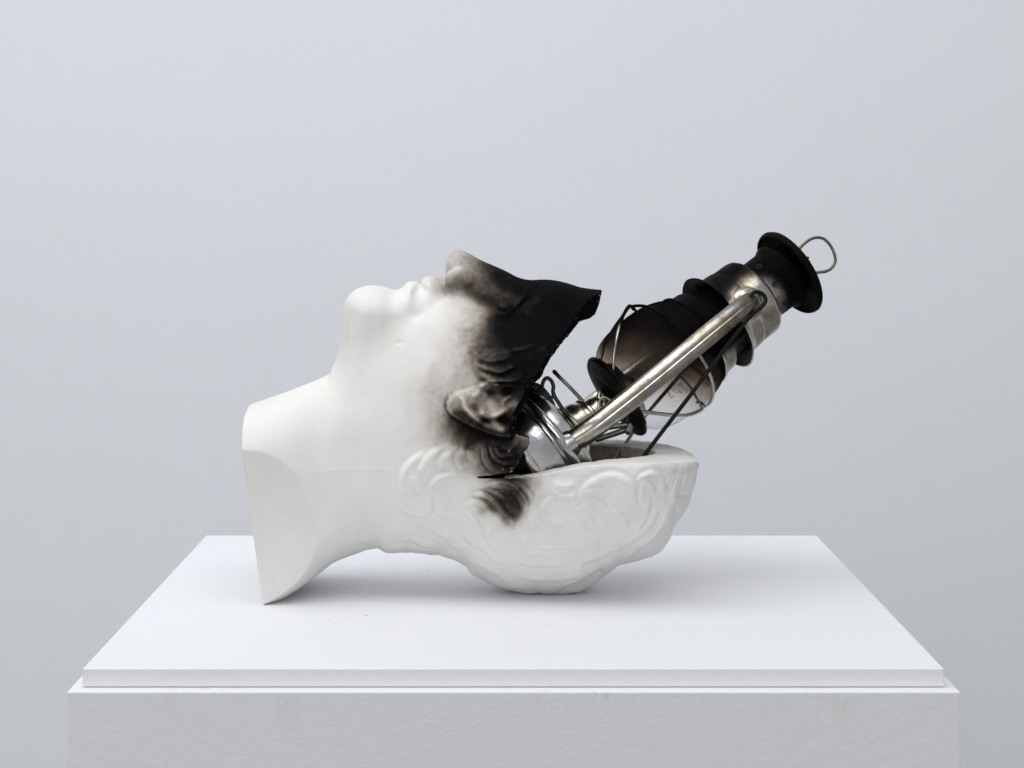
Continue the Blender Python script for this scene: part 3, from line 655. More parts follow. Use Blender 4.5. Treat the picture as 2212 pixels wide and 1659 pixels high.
# --- soot: painted by points read off the smoke's shape, blended smoothly
SP = np.array([float(x) for x in """970 550 .25 990 545 .28 975 575 .18 976 582 .08 1000 560 .33 985 600 .45 1000 612 .6 1010 590 .35 1020 570 .42 1030 560 .5 1030 580 .45 1030 600 .45 1043 600 .6 1045 575 .7 1060 575 .88 1058 612 .78 1074 600 .93 1090 612 .93
1062 638 .66 1080 645 .64 1100 640 .75 1045 625 .55 1120 620 .95 1140 610 .98 950 600 .35 940 605 .12 925 605 .03 955 615 .3 965 622 .5 930 625 0 900 615 0 870 620 0 840 640 0 985 626 .55 1015 631 .75 1040 648 .92 1063 657 1
960 640 0 990 640 .05 1000 650 .12 1020 660 .2 1035 670 .28 1020 690 .32 1000 690 .22 980 680 .1 960 680 .04 940 680 0 1040 690 .45 1050 670 .5 1060 680 .85 1060 700 .8 1050 720 .8 1030 710 .5 1010 720 .45 990 720 .28 970 720 .1 950 720 .03
1075 690 1 1080 720 1 1065 740 .88 1040 740 .65 1020 740 .5 1000 740 .32 980 750 .15 960 750 .1 1100 660 1 1120 680 1 1150 650 1 1200 640 1 1250 650 1 1200 700 1 1150 720 1 1110 740 1 1200 620 1 1250 630 1 1280 640 1
1000 770 .28 980 780 .17 1015 780 .42 1030 760 .75 1050 780 .78 1080 765 .88 1060 760 .75 1060 800 .85 1100 790 1 1140 780 1 1180 760 1 1030 800 .6 1040 815 .6 1020 810 .32 1000 800 .26 1080 820 .97 1100 830 .97 1130 820 1 1060 825 .55 1040 835 .32
1010 830 .25 990 830 .2 970 840 .2 975 860 .4 970 875 .5 990 870 .35 985 892 .8 1000 855 .2 1010 870 .25 1020 860 .45 1015 890 .28 1020 845 .22 1035 850 .45 1057 843 .88 1045 835 .5 1060 872 .28 1050 880 .26 1070 885 .33 1030 880 .6
1085 865 .62 1095 845 1 1110 850 .92 1105 870 .6 1100 885 .72 1085 905 1 1110 905 1 1050 902 .85 1060 917 .35 1030 900 .32 1020 912 .85 1040 927 1 1060 934 1 1090 940 1 985 902 .85 990 899 .8 1005 905 .92 1020 914 .97 1038 922 1 1056 929 1 1008 914 .95 1035 926 1 1075 939 1 1098 941 1 1000 905 .92 1075 924 .4 960 900 .42 980 915 .7 1000 930 .88 1040 945 .97 1080 950 1
940 880 .25 940 910 .32 960 935 .5 990 950 .65 1020 955 .85 920 900 .12 925 930 .16 940 950 .25 960 960 .3 900 870 .05 920 860 .16 930 840 .22 940 820 .14 950 850 .25 910 830 .05 960 800 .1 900 800 .01 900 900 .03 890 930 .03 910 950 .08
985 985 .28 1010 990 .36 1030 1000 .42 1000 1010 .28 1040 975 .5 1050 1010 .55 1060 985 .7 1070 1015 .78 1080 1000 .92 1100 990 .88 1120 960 .7 1130 945 .5 1100 960 .75 1100 1015 .92 1080 970 .85 1060 960 .85 1110 975 .97
1040 1025 .4 1010 1030 .12 980 1020 .05 960 990 .04 955 970 .12 1075 1026 .72 1060 1061 .55 1080 1050 .62 1100 1050 .75 1120 1040 .72 1145 1040 .7 1160 1040 .22 1175 1040 0 1110 1070 .9 1095 1080 .85 1120 1090 .85 1080 1090 .75 1060 1075 .6
1075 1105 .6 1095 1110 .8 1110 1110 .7 1130 1090 .75 1140 1070 .5 1150 1060 .42 1158 1075 .05 1105 1130 .28 1120 1130 .05 1040 1075 .33 1050 1095 .4 1035 1060 .06 1025 1090 .04 1050 1120 .02 1070 1130 0 1150 1100 0 1140 1120 0 1090 1155 0 1120 1150 0
1170 1060 0 1190 1040 0 1060 1042 .2 1030 1045 .05 1000 1050 0 960 1040 0 930 1000 0 900 980 0 930 965 .04 1150 1018 .12 1180 1016 .04 1220 1010 0 880 700 0 860 800 0 850 900 0 860 1000 0 920 640 0 930 760 0 1010 1110 0 1010 1070 0""".split()]).reshape(-1, 3)
gz = np.array([(x, y, 0) for x in range(540, 900, 60) for y in range(640, 1300, 60)] + [(x, y, 0) for x in range(900, 1520, 55) for y in range(1165, 1300, 50)] + [(x, y, 0) for x in range(1200, 1520, 50) for y in range(1040, 1165, 50)])
SP = np.vstack([SP, gz])
Sa = -np.abs(PS); mfac = 1 / (1 + Sa * .0002213); iu, iv = CU + (PU - CU) * mfac, CV + (PV - CV) * mfac
# evaluate on a picture-sized map, then look up (cheap)
mu = np.arange(500, 1540, 3.); mv = np.arange(500, 1320, 3.); MU, MV = np.meshgrid(mu, mv, indexing='ij')
wu = MU; wv = MV
nzu = vnoise(np.stack([MU, MV, 0 * MU], -1), 26, 31) * 5; nzv = vnoise(np.stack([MU, MV, 0 * MU], -1), 26, 32) * 5
num_ = np.zeros(MU.shape); den_ = np.full(MU.shape, 1e-12)
for x, y, s_ in SP:
    sg_ = 8. if (960 < x < 1130 and 830 < y < 945) else 11.
    D = (MU + nzu - x) ** 2 + (MV + nzv - y) ** 2; w_ = np.exp(-D / (2 * sg_ ** 2)) * (8 / sg_) ** 2 + 3e-3 * np.exp(-D / (2 * 26 ** 2)) + 1e-7 / (D + 30); num_ += w_ * s_; den_ += w_
SM = num_ / den_
def lut(u, v):
    x = np.clip((u - mu[0]) / 3, 0, len(mu) - 1.001); y = np.clip((v - mv[0]) / 3, 0, len(mv) - 1.001); i, j = x.astype(int), y.astype(int); fx, fy = x - i, y - j
    return SM[i, j] * (1 - fx) * (1 - fy) + SM[i + 1, j] * fx * (1 - fy) + SM[i, j + 1] * (1 - fx) * fy + SM[i + 1, j + 1] * fx * fy
soot = lut(iu, iv)
# smoke wipes off the crests of the hair and ear and stays in the hollows
def blur(M, n):
    for _ in range(n):
        M = (M + np.roll(M, 1, 0) + np.roll(M, -1, 0) + np.roll(M, 1, 1) + np.roll(M, -1, 1)) / 5
    return M
crest = HM - blur(HM, 40); cv_ = himg(PU, PV, crest)
soot = soot - np.clip(cv_, -5, 4) * np.where((PU > 1015) & (PV < 820), .085, .042) * np.clip(4 * soot * (1.25 - soot), 0, 1)
outer = srcok
upper = PV < 1000
inner_s = np.where(upper | (PU < 1120), 1.0, np.clip(.30 - (PU - 1120) / 900, .05, .3))
rimflat = (~outer) & (np.abs(PV - np.interp(PU, *rim_t)) < 5) & (PU > 1100)
isin = (~outer) & (PU > 1000) & (PV < 1262) & ~rimflat
soot = np.where(isin, np.where((PV > np.interp(PU, *rim_t) - 2) & (PU > 1090), .36, inner_s), soot)
soot = np.where(rimflat, np.clip(.32 - (PU - 1105) / 260, .0, .35), soot)
foot = (~outer) & (PU < 800); soot = np.where(foot, .03, soot)
soot = np.clip(soot, 0, 1)
cutm = np.where(isin & upper, 1.0, np.where(rimflat, .35, 0.)) + np.where(outer & (PU > 1085) & (PV > 935) & (PV < 1005) & upper, .5, 0)

# --- one body, handed out to its named parts with shared shading normals
head = empty('plaster_head', (0, .275, ZT), 'white plaster head on its back, its skull broken open and brow black with soot', 'sculpture')
fc = Q
fu, fv, fs = PU[Q].mean(1), PV[Q].mean(1), PS[Q].mean(1); fo = outer[Q].all(1)
inear = poly_sd(ear, fu, fv) > -1.5
hairp = near([(1042,949),(1000,957),(955,962),(925,974),(893,988),(868,1014),(861,1045),(864,1085),(872,1120),(840,1150),(822,1176),(818,1230)])
hairpoly = hairp.tolist() + [(900, 1330), (1560, 1330), (1560, 560), (1420, 560)] + near([(1180,745),(1110,748),(1060,754),(1026,758),(1024,790),(1040,815),(1070,826),(1104,826),(1140,830),(1146,860),(1128,905),(1104,946)]).tolist()
inhair = poly_sd(hairpoly, fu, fv) > 0
part = np.where(~fo, 0, np.where(inear & (fs < 0), 1, np.where(inear & (fs > 0), 2, np.where(inhair, 3, 0))))
part = np.where((~fo) & (fu > 960) & (fv < 1262), 4, part)
for pid, nm, lb in ((0, 'face_and_neck', None), (1, 'ear', 'near ear stained brown and black by smoke'), (2, 'ear', None), (3, 'curly_hair', None), (4, 'broken_inside', 'rough broken edge and hollow inside of the skull')):
    f = Q[part == pid]
    if not len(f): continue
    us = np.unique(f); mp = np.full(len(co), -1, np.int64); mp[us] = np.arange(len(us))
    o = mesh_np(nm, co[us], mp[f], M_plaster, head, True, {'soot': soot[us], 'rough_cut': cutm[us]})
    o.data.normals_split_custom_set_from_vertices(VN[us].astype(np.float32))
    if lb: o['label'] = lb
del F3, OUT, ins, cnt, vid
print('head', round(time.time() - T0, 1))

# ================================================================ hurricane lantern
a_ = np.array([.77599138, .35, .52472601]); a_ /= np.linalg.norm(a_)
n_v = -(np.array([0, 1., 0]) - a_ * a_[1]); n_v /= np.linalg.norm(n_v); s_v = np.cross(n_v, a_)
CAM = np.array([0, -1.3348, .2918]); PB = .110                      # tank bottom lies PB below the globe plate
def ray(u, v): return np.array([(u - CU) / FL, 1.0, -(v - CV) / FL])
P0 = CAM + ray(1332, 857) * (1.6378)
def at_r(u, v, r):
    """lamp coordinates (q, r, p) of the point seen at (u, v) whose offset towards the room is r"""
    d = ray(u, v); x = np.linalg.solve(np.array([a_, s_v, -d]).T, CAM - P0 - r * n_v); return np.array([x[1], r, x[0] + PB])
def at_Y(u, v, Y):
    X_ = CAM + ray(u, v) * (Y + 1.3348) - P0; return np.array([X_ @ s_v, X_ @ n_v, X_ @ a_ + PB])
def at_rad(u, v, rad, far=False):
    """the same, on a cylinder of the given radius round the lamp's axis"""
    r = 0
    for _ in range(30):
        q = at_r(u, v, r)[0]; t = math.sqrt(max(rad * rad - q * q, 0)) * (-1 if far else 1); r = .6 * r + .4 * t
    return at_r(u, v, r)
Mw = Matrix(((s_v[0], n_v[0], a_[0], 0), (s_v[1], n_v[1], a_[1], 0), (s_v[2], n_v[2], a_[2], 0), (0, 0, 0, 1)))
base_w = P0 - a_ * PB + np.array([0, 0, ZT]); Mw.translation = Vector(base_w)
lamp = empty('hurricane_lantern', None, 'silver hurricane lantern with sooty glass globe, leaning out of the broken skull', 'lantern', Mw)

def soot_dark_metal(q, r, p, kind):
    p = p - PB
    if kind == 'hood': return np.maximum(sstep((q * 1000 - 4 + np.clip(p * 1000 - 118, -20, 30) * -.15) / 20) * .98, .20)
    if kind == 'chimney': 
        d = np.hypot((q * 1000 + 8) / 19, (p * 1000 - 146) / 13); return np.where(r > 0, np.clip(.35 + .7 * sstep((d - .5) / 1.0), 0, 1), .95)
    if kind == 'neck': return np.maximum(sstep((q * 1000 + 26) / 12), .22)
    if kind == 'black': return np.full(np.shape(q), .97)
    if kind == 'tube': return .19 + sstep((p - .045) / .09) * .34
    if kind == 'plate': return np.maximum(sstep((q * 1000 + 8) / 22) * .95, np.where(p < -.0012, .82, 0))  # second term: even darker tone on the plate's underside
    if kind == 'burner': return .12 + sstep((p * 1000 + 17) / 5) * .8
    return np.full(np.shape(q), 0.)
def lathe(name, prof, mat, kind='', seg=128, parent=lamp, dent=.00025, close=False, seed=1, warp=None, step=None):
    """surface of revolution round the lamp axis; prof = (radius mm, height mm over the globe plate)"""
    P = np.array(prof, float) / 1000; 
    if step:
        Q2 = []
        for A, B in zip(P[:-1], P[1:]):
            m = max(1, int(np.linalg.norm(B - A) / step)); Q2 += [A + (B - A) * t for t in np.linspace(0, 1, m, endpoint=False)]
        P = np.array(Q2 + [P[-1]])
    th = np.linspace(0, 2 * np.pi, seg, endpoint=False); Rr, Th = np.meshgrid(P[:, 0], th, indexing='ij'); Pz = np.repeat(P[:, 1:2], seg, 1) + PB
    V = np.stack([Rr * np.cos(Th), Rr * np.sin(Th), Pz], -1)
    if dent:
        d = vnoise(V, .022, seed) * dent + vnoise(V, .009, seed + 5) * dent * .35; rr = np.maximum(Rr, 1e-5)
        V[..., 0] += d * V[..., 0] / rr * (Rr > .003); V[..., 1] += d * V[..., 1] / rr * (Rr > .003)
        V[..., 2] += vnoise(V + 3, .02, seed + 9) * dent * .6
    if warp is not None: V = warp(V)
    n0, n1 = V.shape[:2]; i = np.arange(n0 - 1)[:, None]; j = np.arange(n1)[None]; j2 = (j + 1) % n1
    Q = np.stack([i * n1 + j, i * n1 + j2, (i + 1) * n1 + j2, (i + 1) * n1 + j], -1).reshape(-1, 4)
    V = V.reshape(-1, 3)
    o = mesh_np(name, V, Q[:, ::-1], mat, parent, True, {'soot': soot_dark_metal(V[:, 0], V[:, 1], V[:, 2], kind) if isinstance(kind, str) else kind(V)})
    o.data.set_sharp_from_angle(angle=math.radians(38)) if hasattr(o.data, 'set_sharp_from_angle') else None
    return o
def rod(name, pts, rad, mat, parent=lamp, closed=False, seg=12, sm=8, kind='', ell=None, soot=None):
    P = cr(pts, sm, closed); n = len(P); T = np.gradient(P, axis=0) if not closed else np.roll(P, -1, 0) - np.roll(P, 1, 0)
    T /= np.linalg.norm(T, axis=1)[:, None] + 1e-12
    up = np.array([0, 1., 0]) if abs(T[0][1]) < .9 else np.array([1., 0, 0]); N = []
    for t in T:
        up = up - t * (up @ t); up /= np.linalg.norm(up); N.append(up.copy())
    N = np.array(N); B = np.cross(T, N); th = np.linspace(0, 2 * np.pi, seg, endpoint=False)
    rr = np.full(n, rad) if np.isscalar(rad) else np.interp(np.linspace(0, 1, n), np.linspace(0, 1, len(rad)), rad)
    if ell is None: cx, sx = np.cos(th), np.sin(th)
    else: cx, sx = ell(th)
    V = P[:, None] + rr[:, None, None] * (N[:, None] * cx[None, :, None] + B[:, None] * sx[None, :, None])
    V = V.reshape(-1, 3); m = n if closed else n - 1; i = np.arange(m)[:, None]; j = np.arange(seg)[None]; i2 = (i + 1) % n
    Q = np.stack([i * seg + j, i * seg + (j + 1) % seg, i2 * seg + (j + 1) % seg, i2 * seg + j], -1).reshape(-1, 4)
    if not closed:      # rounded ends
        caps = []
        for e, sgn in ((0, -1), (n - 1, 1)):
            ring = V[e * seg:(e + 1) * seg]; c0 = P[e]; prev = e * seg
            for f, g in ((.75, .55), (.3, .9), (.02, 1.0)):
                s0 = len(V); V = np.vstack([V, c0 + (ring - c0) * f + sgn * T[e] * rr[e] * g])
                jj = np.arange(seg); q = np.stack([prev + jj, prev + (jj + 1) % seg, s0 + (jj + 1) % seg, s0 + jj], 1); caps.append(q if sgn > 0 else q[:, ::-1]); prev = s0
        Q = np.vstack([Q] + caps)
    so = soot_dark_metal(V[:, 0], V[:, 1], V[:, 2], kind) if soot is None else soot(V)
    return mesh_np(name, V, Q, mat, parent, True, {'soot': so})

# --- tank
lathe('fuel_tank', [(.5,-109),(30,-109),(46,-108.5),(51,-108),(53.2,-106.5),(54,-104.5),(53.6,-102.6),(51.8,-101.4),(50.6,-99.4),(50.9,-96),(51.3,-92),(51.4,-89),(51.2,-86),(50.8,-83),(50.2,-81.4),(51.4,-80.4),(51.6,-79.6),(51.0,-79),(52.6,-78.2),(54.2,-76.8),(54.8,-74.8),(54.2,-72.8),(52.6,-71.4),
   (51.4,-70.6),(50.6,-66),(47.6,-60.6),(43.4,-58),(41,-57.4),(40,-58.2),(37.6,-58.6),(35,-57.6),(30,-52),(25,-48.4),(20,-47.4),(19.4,-46.6)], M_tank, '', dent=.0005, step=.0022, seg=160, seed=3)
cap0 = at_r(1176, 858, .012); q0, r0, p0 = cap0
def moved(V, q=0., r=0., p=0., tilt=0.):
    return V + np.array([q, r, p])
fc_ = lathe('filler_cap', [(.3,-6),(12.6,-6),(12.9,-5.4),(12.9,0),(12.2,.9),(9,1.3),(8,2.2),(.3,2.4)], M_zinc, '', seg=120, dent=0, warp=lambda V: V * np.array([1, 1, 1]) + np.array([.0345, .012, -.0535]) if False else np.stack([
    V[..., 0] * (1 + .05 * np.sign(np.sin(np.arctan2(V[..., 1], V[..., 0]) * 22)) * (np.hypot(V[..., 0], V[..., 1]) > .0124)) + q0,
    V[..., 1] * (1 + .05 * np.sign(np.sin(np.arctan2(V[..., 1], V[..., 0]) * 22)) * (np.hypot(V[..., 0], V[..., 1]) > .0124)) + r0, V[..., 2] - PB + p0], -1))
# --- burner
lathe('burner', [(21,-48),(21.4,-46.8),(20.2,-45.6),(18.4,-45),(17.6,-43),(17.4,-37),(16.8,-34.6),(15.2,-33.4),(15,-31),(16.0,-29.6),(15.9,-28),(14.6,-26.6),(13,-26),(12.8,-20),(12.2,-17.4),(10.8,-16.4),(10.4,-12),(12.5,-8),(21,-4.6)], M_metal, 'burner', dent=.0002, step=.002, seed=11)
lathe('globe_plate', [(10,-5.4),(22,-5.2),(31,-3.0),(33.2,-2.6),(35.2,-2.2),(36.6,-.6),(36.7,1.2),(35.6,2.6),(33.8,2.6),(32.4,1.4),(31,.4),(26.5,.2),(25.6,.8),(25.4,9.5),(24.8,10.2),(24.2,9.4),(24,.4),(8,.2)], M_metal, 'plate', warp=lambda V: np.stack([V[..., 0], V[..., 1], V[..., 2] - V[..., 1] * .10], -1), dent=.0002, step=.002, seed=17)
lathe('wick_holder', [(14,0),(13.5,8),(9,14),(8.6,18),(7.6,18.2),(7.4,12),(.5,12)], M_black, 'black', dent=.0006)
# --- globe
gp = cr([(25.5,2.2),(29,3.6),(33,6.2),(37,10),(40.4,14.5),(43,21),(44.6,29),(45.6,39),(45.9,49),(45.4,58),(44,66),(42,72.5),(40,77),(38.4,79.6),(37.8,81.5)], 4).tolist()
def soot_glass(V):
    q, r, p = V[:, 0] * 1000, V[:, 1] * 1000, (V[:, 2] - PB) * 1000
    front = r > 0
    x = p * .9 + q * .62                 # smoke climbed along the upper side
    s = sstep((x - 7) / 52) * 1.0
    s = s * .93 + .07 * sstep((q + 20) / 40)
    s = np.where(p > 60, np.maximum(s, sstep((p - 60 + (q + 30) * .35) / 16)), s)
    return np.clip(s * np.where(front, .97, .7), 0, 1)
globe = lathe('glass_globe', gp, M_glass, soot_glass, dent=.0001, seg=144, seed=21)
# --- collar over the globe, neck and bead
lathe('globe_collar', [(37.6,79),(39.4,79.4),(39.9,80.4),(39.4,81.6),(38,82.4),(36.8,84.5),(36.4,89),(36.2,92),(35.6,94.4),(33.6,95.8),(30.6,96.4),(29.2,97.4),(28.9,112)], M_metal, 'neck', dent=.0002, step=.0016, seed=31)
lathe('hood', [(41.0,106.9),(41.9,106.5),(42.2,107.2),(41.4,108.2),(38.6,110.2),(36,112.6),(34.9,116),(34.6,122),(34.2,126),(33.2,127.6),(33,128.6),(33.6,130),(33.6,141),(33,144.6),(31.2,147),(28,148.6),(26.2,148.8)], M_metal, 'hood', dent=.00045, step=.0018, seg=180, seed=41)
lathe('hood_lining', [(28.5,119),(31,113.6),(34.5,110.6),(38,108.4),(41.2,106.8)], M_metal, lambda V: np.full(len(V), .86), dent=.0003, seg=180, seed=41)
lathe('chimney', [(25.6,140),(25.5,152),(25.5,168),(26,171),(27.2,172.6),(28.2,174.6),(28,177),(26.8,178.6),(24,179.2),(22,180),(21,189)], M_metal, 'chimney', dent=.00035, step=.002, seed=51)
def tiltcap(V):
    V = V.copy(); V[..., 2] += (V[..., 0]) * .035; V[..., 0] += -.0018; return V
lathe('chimney_cap', [(.3,191.6),(14,191.2),(26,190),(33,188.6),(36.6,187),(37.6,185.4),(37.5,183.6),(36.6,181.8),(35.4,181.2),(35,182.4),(35.2,184.4),(33,186),(26,187.4),(10,188.4),(.3,188.6)], M_metal, 'black', dent=.0004, warp=tiltcap, seg=150, step=.003, seed=61)
rod('hanging_ring', [at_r(u, v, 0) for u, v in [(1712, 552), (1723, 541.6), (1734.4, 529), (1749.7, 517.5), (1764.9, 513), (1780, 516.5), (1793.5, 530), (1802.5, 549), (1804, 566), (1795.4, 580), (1782, 586.8), (1770, 588), (1754, 591)]], .00125, M_wire, lamp, soot=lambda V: np.full(len(V), .42))
rod('ring_prong', [at_r(1732, 564, -.002), at_r(1739, 560, -.002), at_r(1745, 557, -.002)], .0013, M_wire, lamp, soot=lambda V: np.full(len(V), .6))
rod('ring_prong', [at_r(1738, 572, .003), at_r(1743, 569, .003), at_r(1748, 566, .003)], .0013, M_wire, lamp, soot=lambda V: np.full(len(V), .6))
for k, (u, v) in enumerate([(1640, 576), (1674, 614), (1696, 655)]):
    c0 = at_rad(u, v, .0257); th = math.atan2(c0[1], c0[0])
    ring = np.linspace(0, 2 * np.pi, 16, endpoint=False); V = []
    for rad_, dep in ((.0024, .00022), (.0018, .0003), (.0016, -.0002), (.00002, -.0002)):
        for t in ring:
            aa = th + rad_ * math.cos(t) / .0257; R_ = .0257 + dep; V.append((R_ * math.cos(aa), R_ * math.sin(aa), c0[2] + rad_ * math.sin(t)))
    Qh = [(i * 16 + j, i * 16 + (j + 1) % 16, (i + 1) * 16 + (j + 1) % 16, (i + 1) * 16 + j) for i in range(3) for j in range(16)]
    mesh_np('vent_hole_dark', V, Qh, M_black, lamp, True, {'soot': np.ones(len(V))})  # closed black disc, its colour stands in for the shade inside a hole
# --- side tubes: seamed oval pipes from tank to hood
tube_px = [(1229, 958, .047), (1240, 951, .051), (1258, 940, .0545), (1282, 923, .0575), (1305, 906, .058), (1376, 850, .058), (1446, 793, .058), (1534, 720, .056), (1575, 687, .054), (1603, 664, .050), (1622, 652, .042), (1632, 648, .033)]
TP = np.array([at_r(u, v, r) for u, v, r in tube_px])
def oval(th):
    c, s_ = np.cos(th), np.sin(th); seam = (np.exp(-((s_ - .05) / .055) ** 2) - .7 * np.exp(-((s_ + .09) / .06) ** 2)) * (c > 0)
    return c * .78 + .11 * seam, s_ * 1.0
def tube(flip):
    P = TP.copy()
    if flip: P = P * np.array([1, -1, 1]); P[:, 0] = P[:, 0] * .4
    rr = [.0083, .0084, .0086, .0085, .0084, .0083, .0082, .0082, .0082, .0080, .0078, .007]
    t = rod('side_tube', P, rr, M_metal, lamp, seg=88, sm=8, ell=(oval if not flip else lambda th: (np.cos(th) * .78, np.sin(th))), kind='tube')
    d0 = P[0] - P[1]; d0 /= np.linalg.norm(d0)
    rod('tube_collar', [P[0] - d0 * .0035, P[0] - d0 * .001, P[0] + d0 * .0022, P[0] + d0 * .004], [.0096, .0112, .0118, .0096], M_metal, t, seg=40, ell=lambda th: (np.cos(th) * .85, np.sin(th)), kind='')
    return t
tube(False); tube(True)
# pipe socket pressed into the hood
rod('tube_socket', [at_r(1612, 655, .030), at_r(1618, 651, .035), at_r(1622, 649, .0385)], [.0145, .0125, .009], M_metal, lamp, seg=40, soot=lambda V: np.full(len(V), .25))
# --- wires of the globe guard
def near_rad(pts, rad, far=False): return [at_rad(u, v, rad, far) for u, v in pts]
arcN = near_rad([(1366, 662), (1390, 661), (1414, 669), (1436, 684), (1482, 726), (1517.5, 778), (1532, 806), (1541, 838), (1537, 864), (1522, 878)], .0505)
arcF = near_rad([(1512, 871), (1490, 835), (1469, 810), (1425, 752), (1390, 700), (1372, 670)], .0505, True)
rod('guard_ring', arcN + arcF, .00125, M_wire, lamp, closed=True, soot=lambda V: sstep((V[:, 0] + .012) / .02) * .97)
def vwire(pts, radl, s):
    return rod('guard_wire', pts, .0013, M_wire, lamp, soot=s)
blk = lambda V: sstep((V[:, 2] - PB - .020) / .012) * .97
cln = lambda V: np.full(len(V), .08)
vwire([at_r(1313, 811, .020), at_r(1320, 806, .0225), at_r(1324.5, 796, .025), at_r(1326, 768, .0265), at_r(1331, 735, .026), at_r(1339.4, 701, .021), at_r(1350, 674, .014), at_r(1359, 661, .005), at_r(1366, 664, -.002)], 0, blk)
vwire([at_r(1368, 668, 0), at_r(1360, 662, -.007), at_r(1342, 687, -.018), at_r(1325, 711, -.025), at_r(1306, 745, -.03), at_r(1296, 785, -.028)], 0, blk)
vwire([at_r(1372, 896, .024), at_r(1372, 891, .025), at_r(1378, 888.5, .026), at_r(1398, 889.8, .0265), at_r(1440, 895, .026), at_r(1482, 896.8, .022), at_r(1511, 887.6, .012), at_r(1519, 877, .003), at_r(1514, 870, -.003), at_r(1506, 869, -.006)], 0, cln)
vwire([at_r(1514, 876, -.002), at_r(1517, 884, -.008), at_r(1490, 896, -.018), at_r(1450, 897, -.027), at_r(1410, 893, -.028), at_r(1384, 893, -.026)], 0, cln)
# --- bail handle, hooked at the hood on both sides and dropped into the skull
hook = [at_r(1633, 652, .046), at_r(1630, 656, .048), at_r(1614, 669, .050), at_r(1597, 682, .051)]
nearb = [at_r(1602, 679, .0505), at_r(1612, 668, .0505), at_r(1615.5, 655, .050), at_r(1618, 645, .0495), at_r(1626, 633.5, .049), at_r(1637, 630.5, .049), at_r(1650, 638, .049), at_r(1653.5, 651, .049), at_r(1643, 665, .0495), at_r(1628, 677, .051), at_r(1609, 697, .053),
         at_r(1572, 744, .055), at_r(1503, 838, .057), at_r(1461, 893, .056), at_r(1417, 950, .052), at_r(1384, 995, .048), at_r(1368, 1018, .044), at_r(1348, 1036, .025)]
rod('bail_handle', nearb + [at_r(1322, 1034, -.010)], .00165, M_burnt, lamp, sm=6)
hk = rod('bail_hook', hook, .0015, M_burnt, lamp)
farb = [at_r(1322, 1034, -.011), at_Y(1316, 1022, .296), at_Y(1320, 1010, .305), at_Y(1328, 995, .312), at_Y(1345, 968, .321), at_Y(1370, 930, .333), at_Y(1392, 900, .343), at_r(1500, 775, -.054), at_r(1558, 708, -.050), at_r(1572, 694, -.044)]
rod('bail_handle', farb, .00155, M_wire, lamp, sm=6, soot=lambda V: np.where(V[:, 2] > PB + .04, .9, .15))
# --- levers and shafts round the burner
rod('lift_lever', [at_r(u, v, .021) for u, v in [(1229, 900), (1216, 884), (1206, 869), (1198.5, 857), (1194.5, 846), (1195.4, 834), (1190.5, 822), (1182, 816.5), (1174.5, 822.5), (1171, 836), (1173.5, 850), (1180, 859.5), (1188, 861), (1195, 856)]], .00155, M_zinc, lamp, sm=6)
rod('wick_shaft', [at_r(1197.5, 803, .004), at_r(1206, 812, .004), at_r(1235, 841, .003), at_r(1268, 877, 0)], [.0018, .0016, .0015, .0015], M_wire, lamp, soot=lambda V: sstep((V[:, 0] - .032) / .012) * .8)
rod('wire_loop', [at_r(u, v, .047) for u, v in [(1294, 887), (1293.4, 880), (1294, 869), (1299, 860.5), (1307, 859.5), (1318, 866), (1321, 871), (1315, 877), (1305, 883)]], .00115, M_wire, lamp, sm=6, soot=cln)
rod('wire_loop', [at_r(1296, 868, .040), at_r(1293, 857, .038), at_r(1295, 849, .036), at_r(1300, 853, .034), at_r(1305, 868, .034)], .0015, M_wire, lamp, sm=6, soot=cln)
rod('wire_end', [at_r(1302, 868, .044), at_r(1305, 880, .047)], .0017, M_wire, lamp, soot=lambda V: np.full(len(V), .3))
rod('cross_rod', [at_r(1296, 926, .0), at_r(1340, 919.5, .006), at_r(1364, 915.5, .010)], .0021, M_wire, lamp, soot=cln)
rod('cross_rod', [at_r(1290, 949, -.004), at_r(1330, 936, 0), at_r(1352, 928, .004)], .0023, M_wire, lamp, soot=lambda V: np.full(len(V), .25))
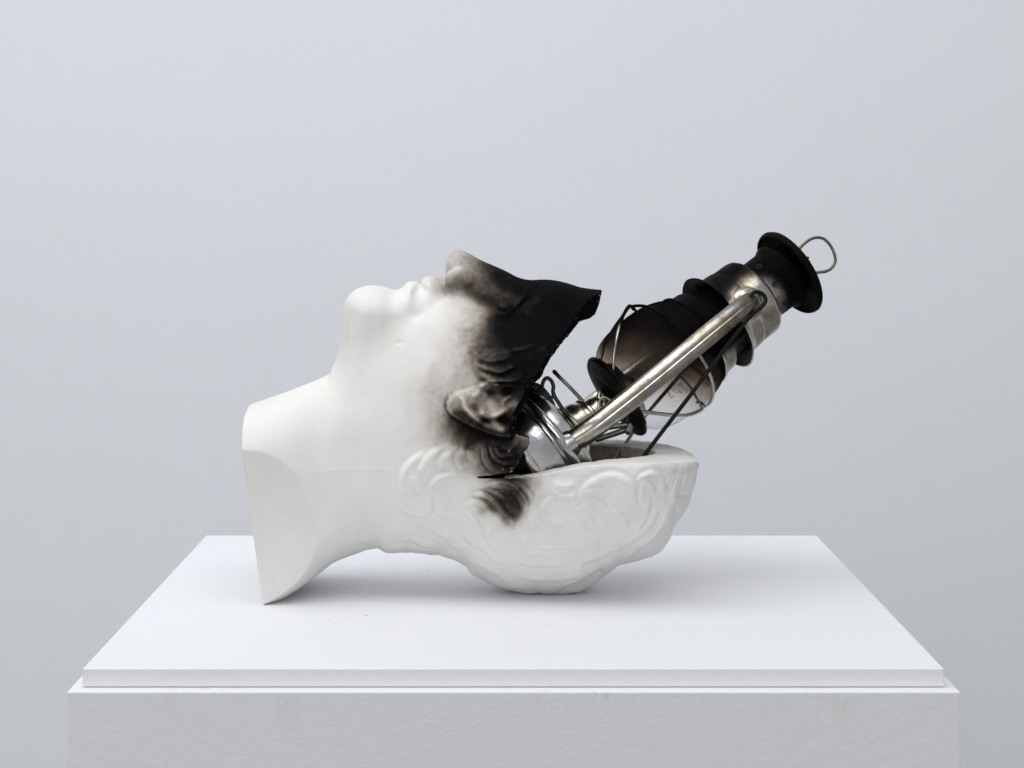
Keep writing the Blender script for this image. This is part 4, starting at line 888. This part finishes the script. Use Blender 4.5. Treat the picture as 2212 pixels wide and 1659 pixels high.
rod('rod_collar', [at_r(1357, 932, .008), at_r(1360, 923, .009), at_r(1362, 917, .010)], [.0030, .0032, .0031], M_wire, lamp, soot=lambda V: np.full(len(V), .15))
# --- etched lettering, on the far side of the globe so that it reads backwards from here
gpa = np.array(gp)
def glass_R(p): return np.interp(p, gpa[:, 1], gpa[:, 0])
def letter(txt, size, u, v, name='etched_lettering', extra=0.):
    cu_ = bpy.data.curves.new('t', 'FONT'); cu_.body = txt; cu_.size = size; cu_.offset = .00004 + extra; cu_.space_character = 1.12; cu_.align_x = 'LEFT'
    o = bpy.data.objects.new('t', cu_); C.objects.link(o); dg = bpy.context.evaluated_depsgraph_get(); me = bpy.data.meshes.new_from_object(o.evaluated_get(dg))
    bpy.data.objects.remove(o)
    c0 = at_rad(u, v, .0457, True); th0 = math.atan2(c0[1], c0[0])
    for vt in me.vertices:
        x, y = vt.co.x * .80, vt.co.y; p = c0[2] + y; R_ = glass_R((p - PB) * 1000) / 1000 + .00012; th = th0 + x / R_ * (1)
        vt.co = (R_ * math.cos(th), R_ * math.sin(th), p)
    me.materials.clear(); me.materials.append(M_print); me.name = name
    ob = bpy.data.objects.new(name, me); C.objects.link(ob); ob.parent = globe
    return ob
letter('FEUER', .0050, 1484, 850); letter('MADE IN', .0027, 1471, 851); letter('Nr 1276', .0027, 1462, 852); letter('SUPR', .0044, 1451, 861)
# frame lines and the dotted circle beside the name
def etch_line(px, rad_=.00010):
    P = [at_rad(u, v, .0458, True) for u, v in px]
    P = [np.array([glass_R((p[2] - PB) * 1000) / 1000 * 1.003 * math.cos(math.atan2(p[1], p[0])), glass_R((p[2] - PB) * 1000) / 1000 * 1.003 * math.sin(math.atan2(p[1], p[0])), p[2]]) for p in P]
    return rod('etched_line', P, rad_, M_print, globe, seg=6, sm=3)
etch_line([(1467.6, 819), (1478, 829), (1487, 838)]); etch_line([(1456.5, 827.5), (1466, 838), (1474, 848)])
etch_line([(1487, 838), (1481, 850), (1477, 851), (1474, 848)])
etch_line([(1466.5, 812), (1465, 820), (1459, 826), (1450, 827)], .00013)
print('lamp', round(time.time() - T0, 1))
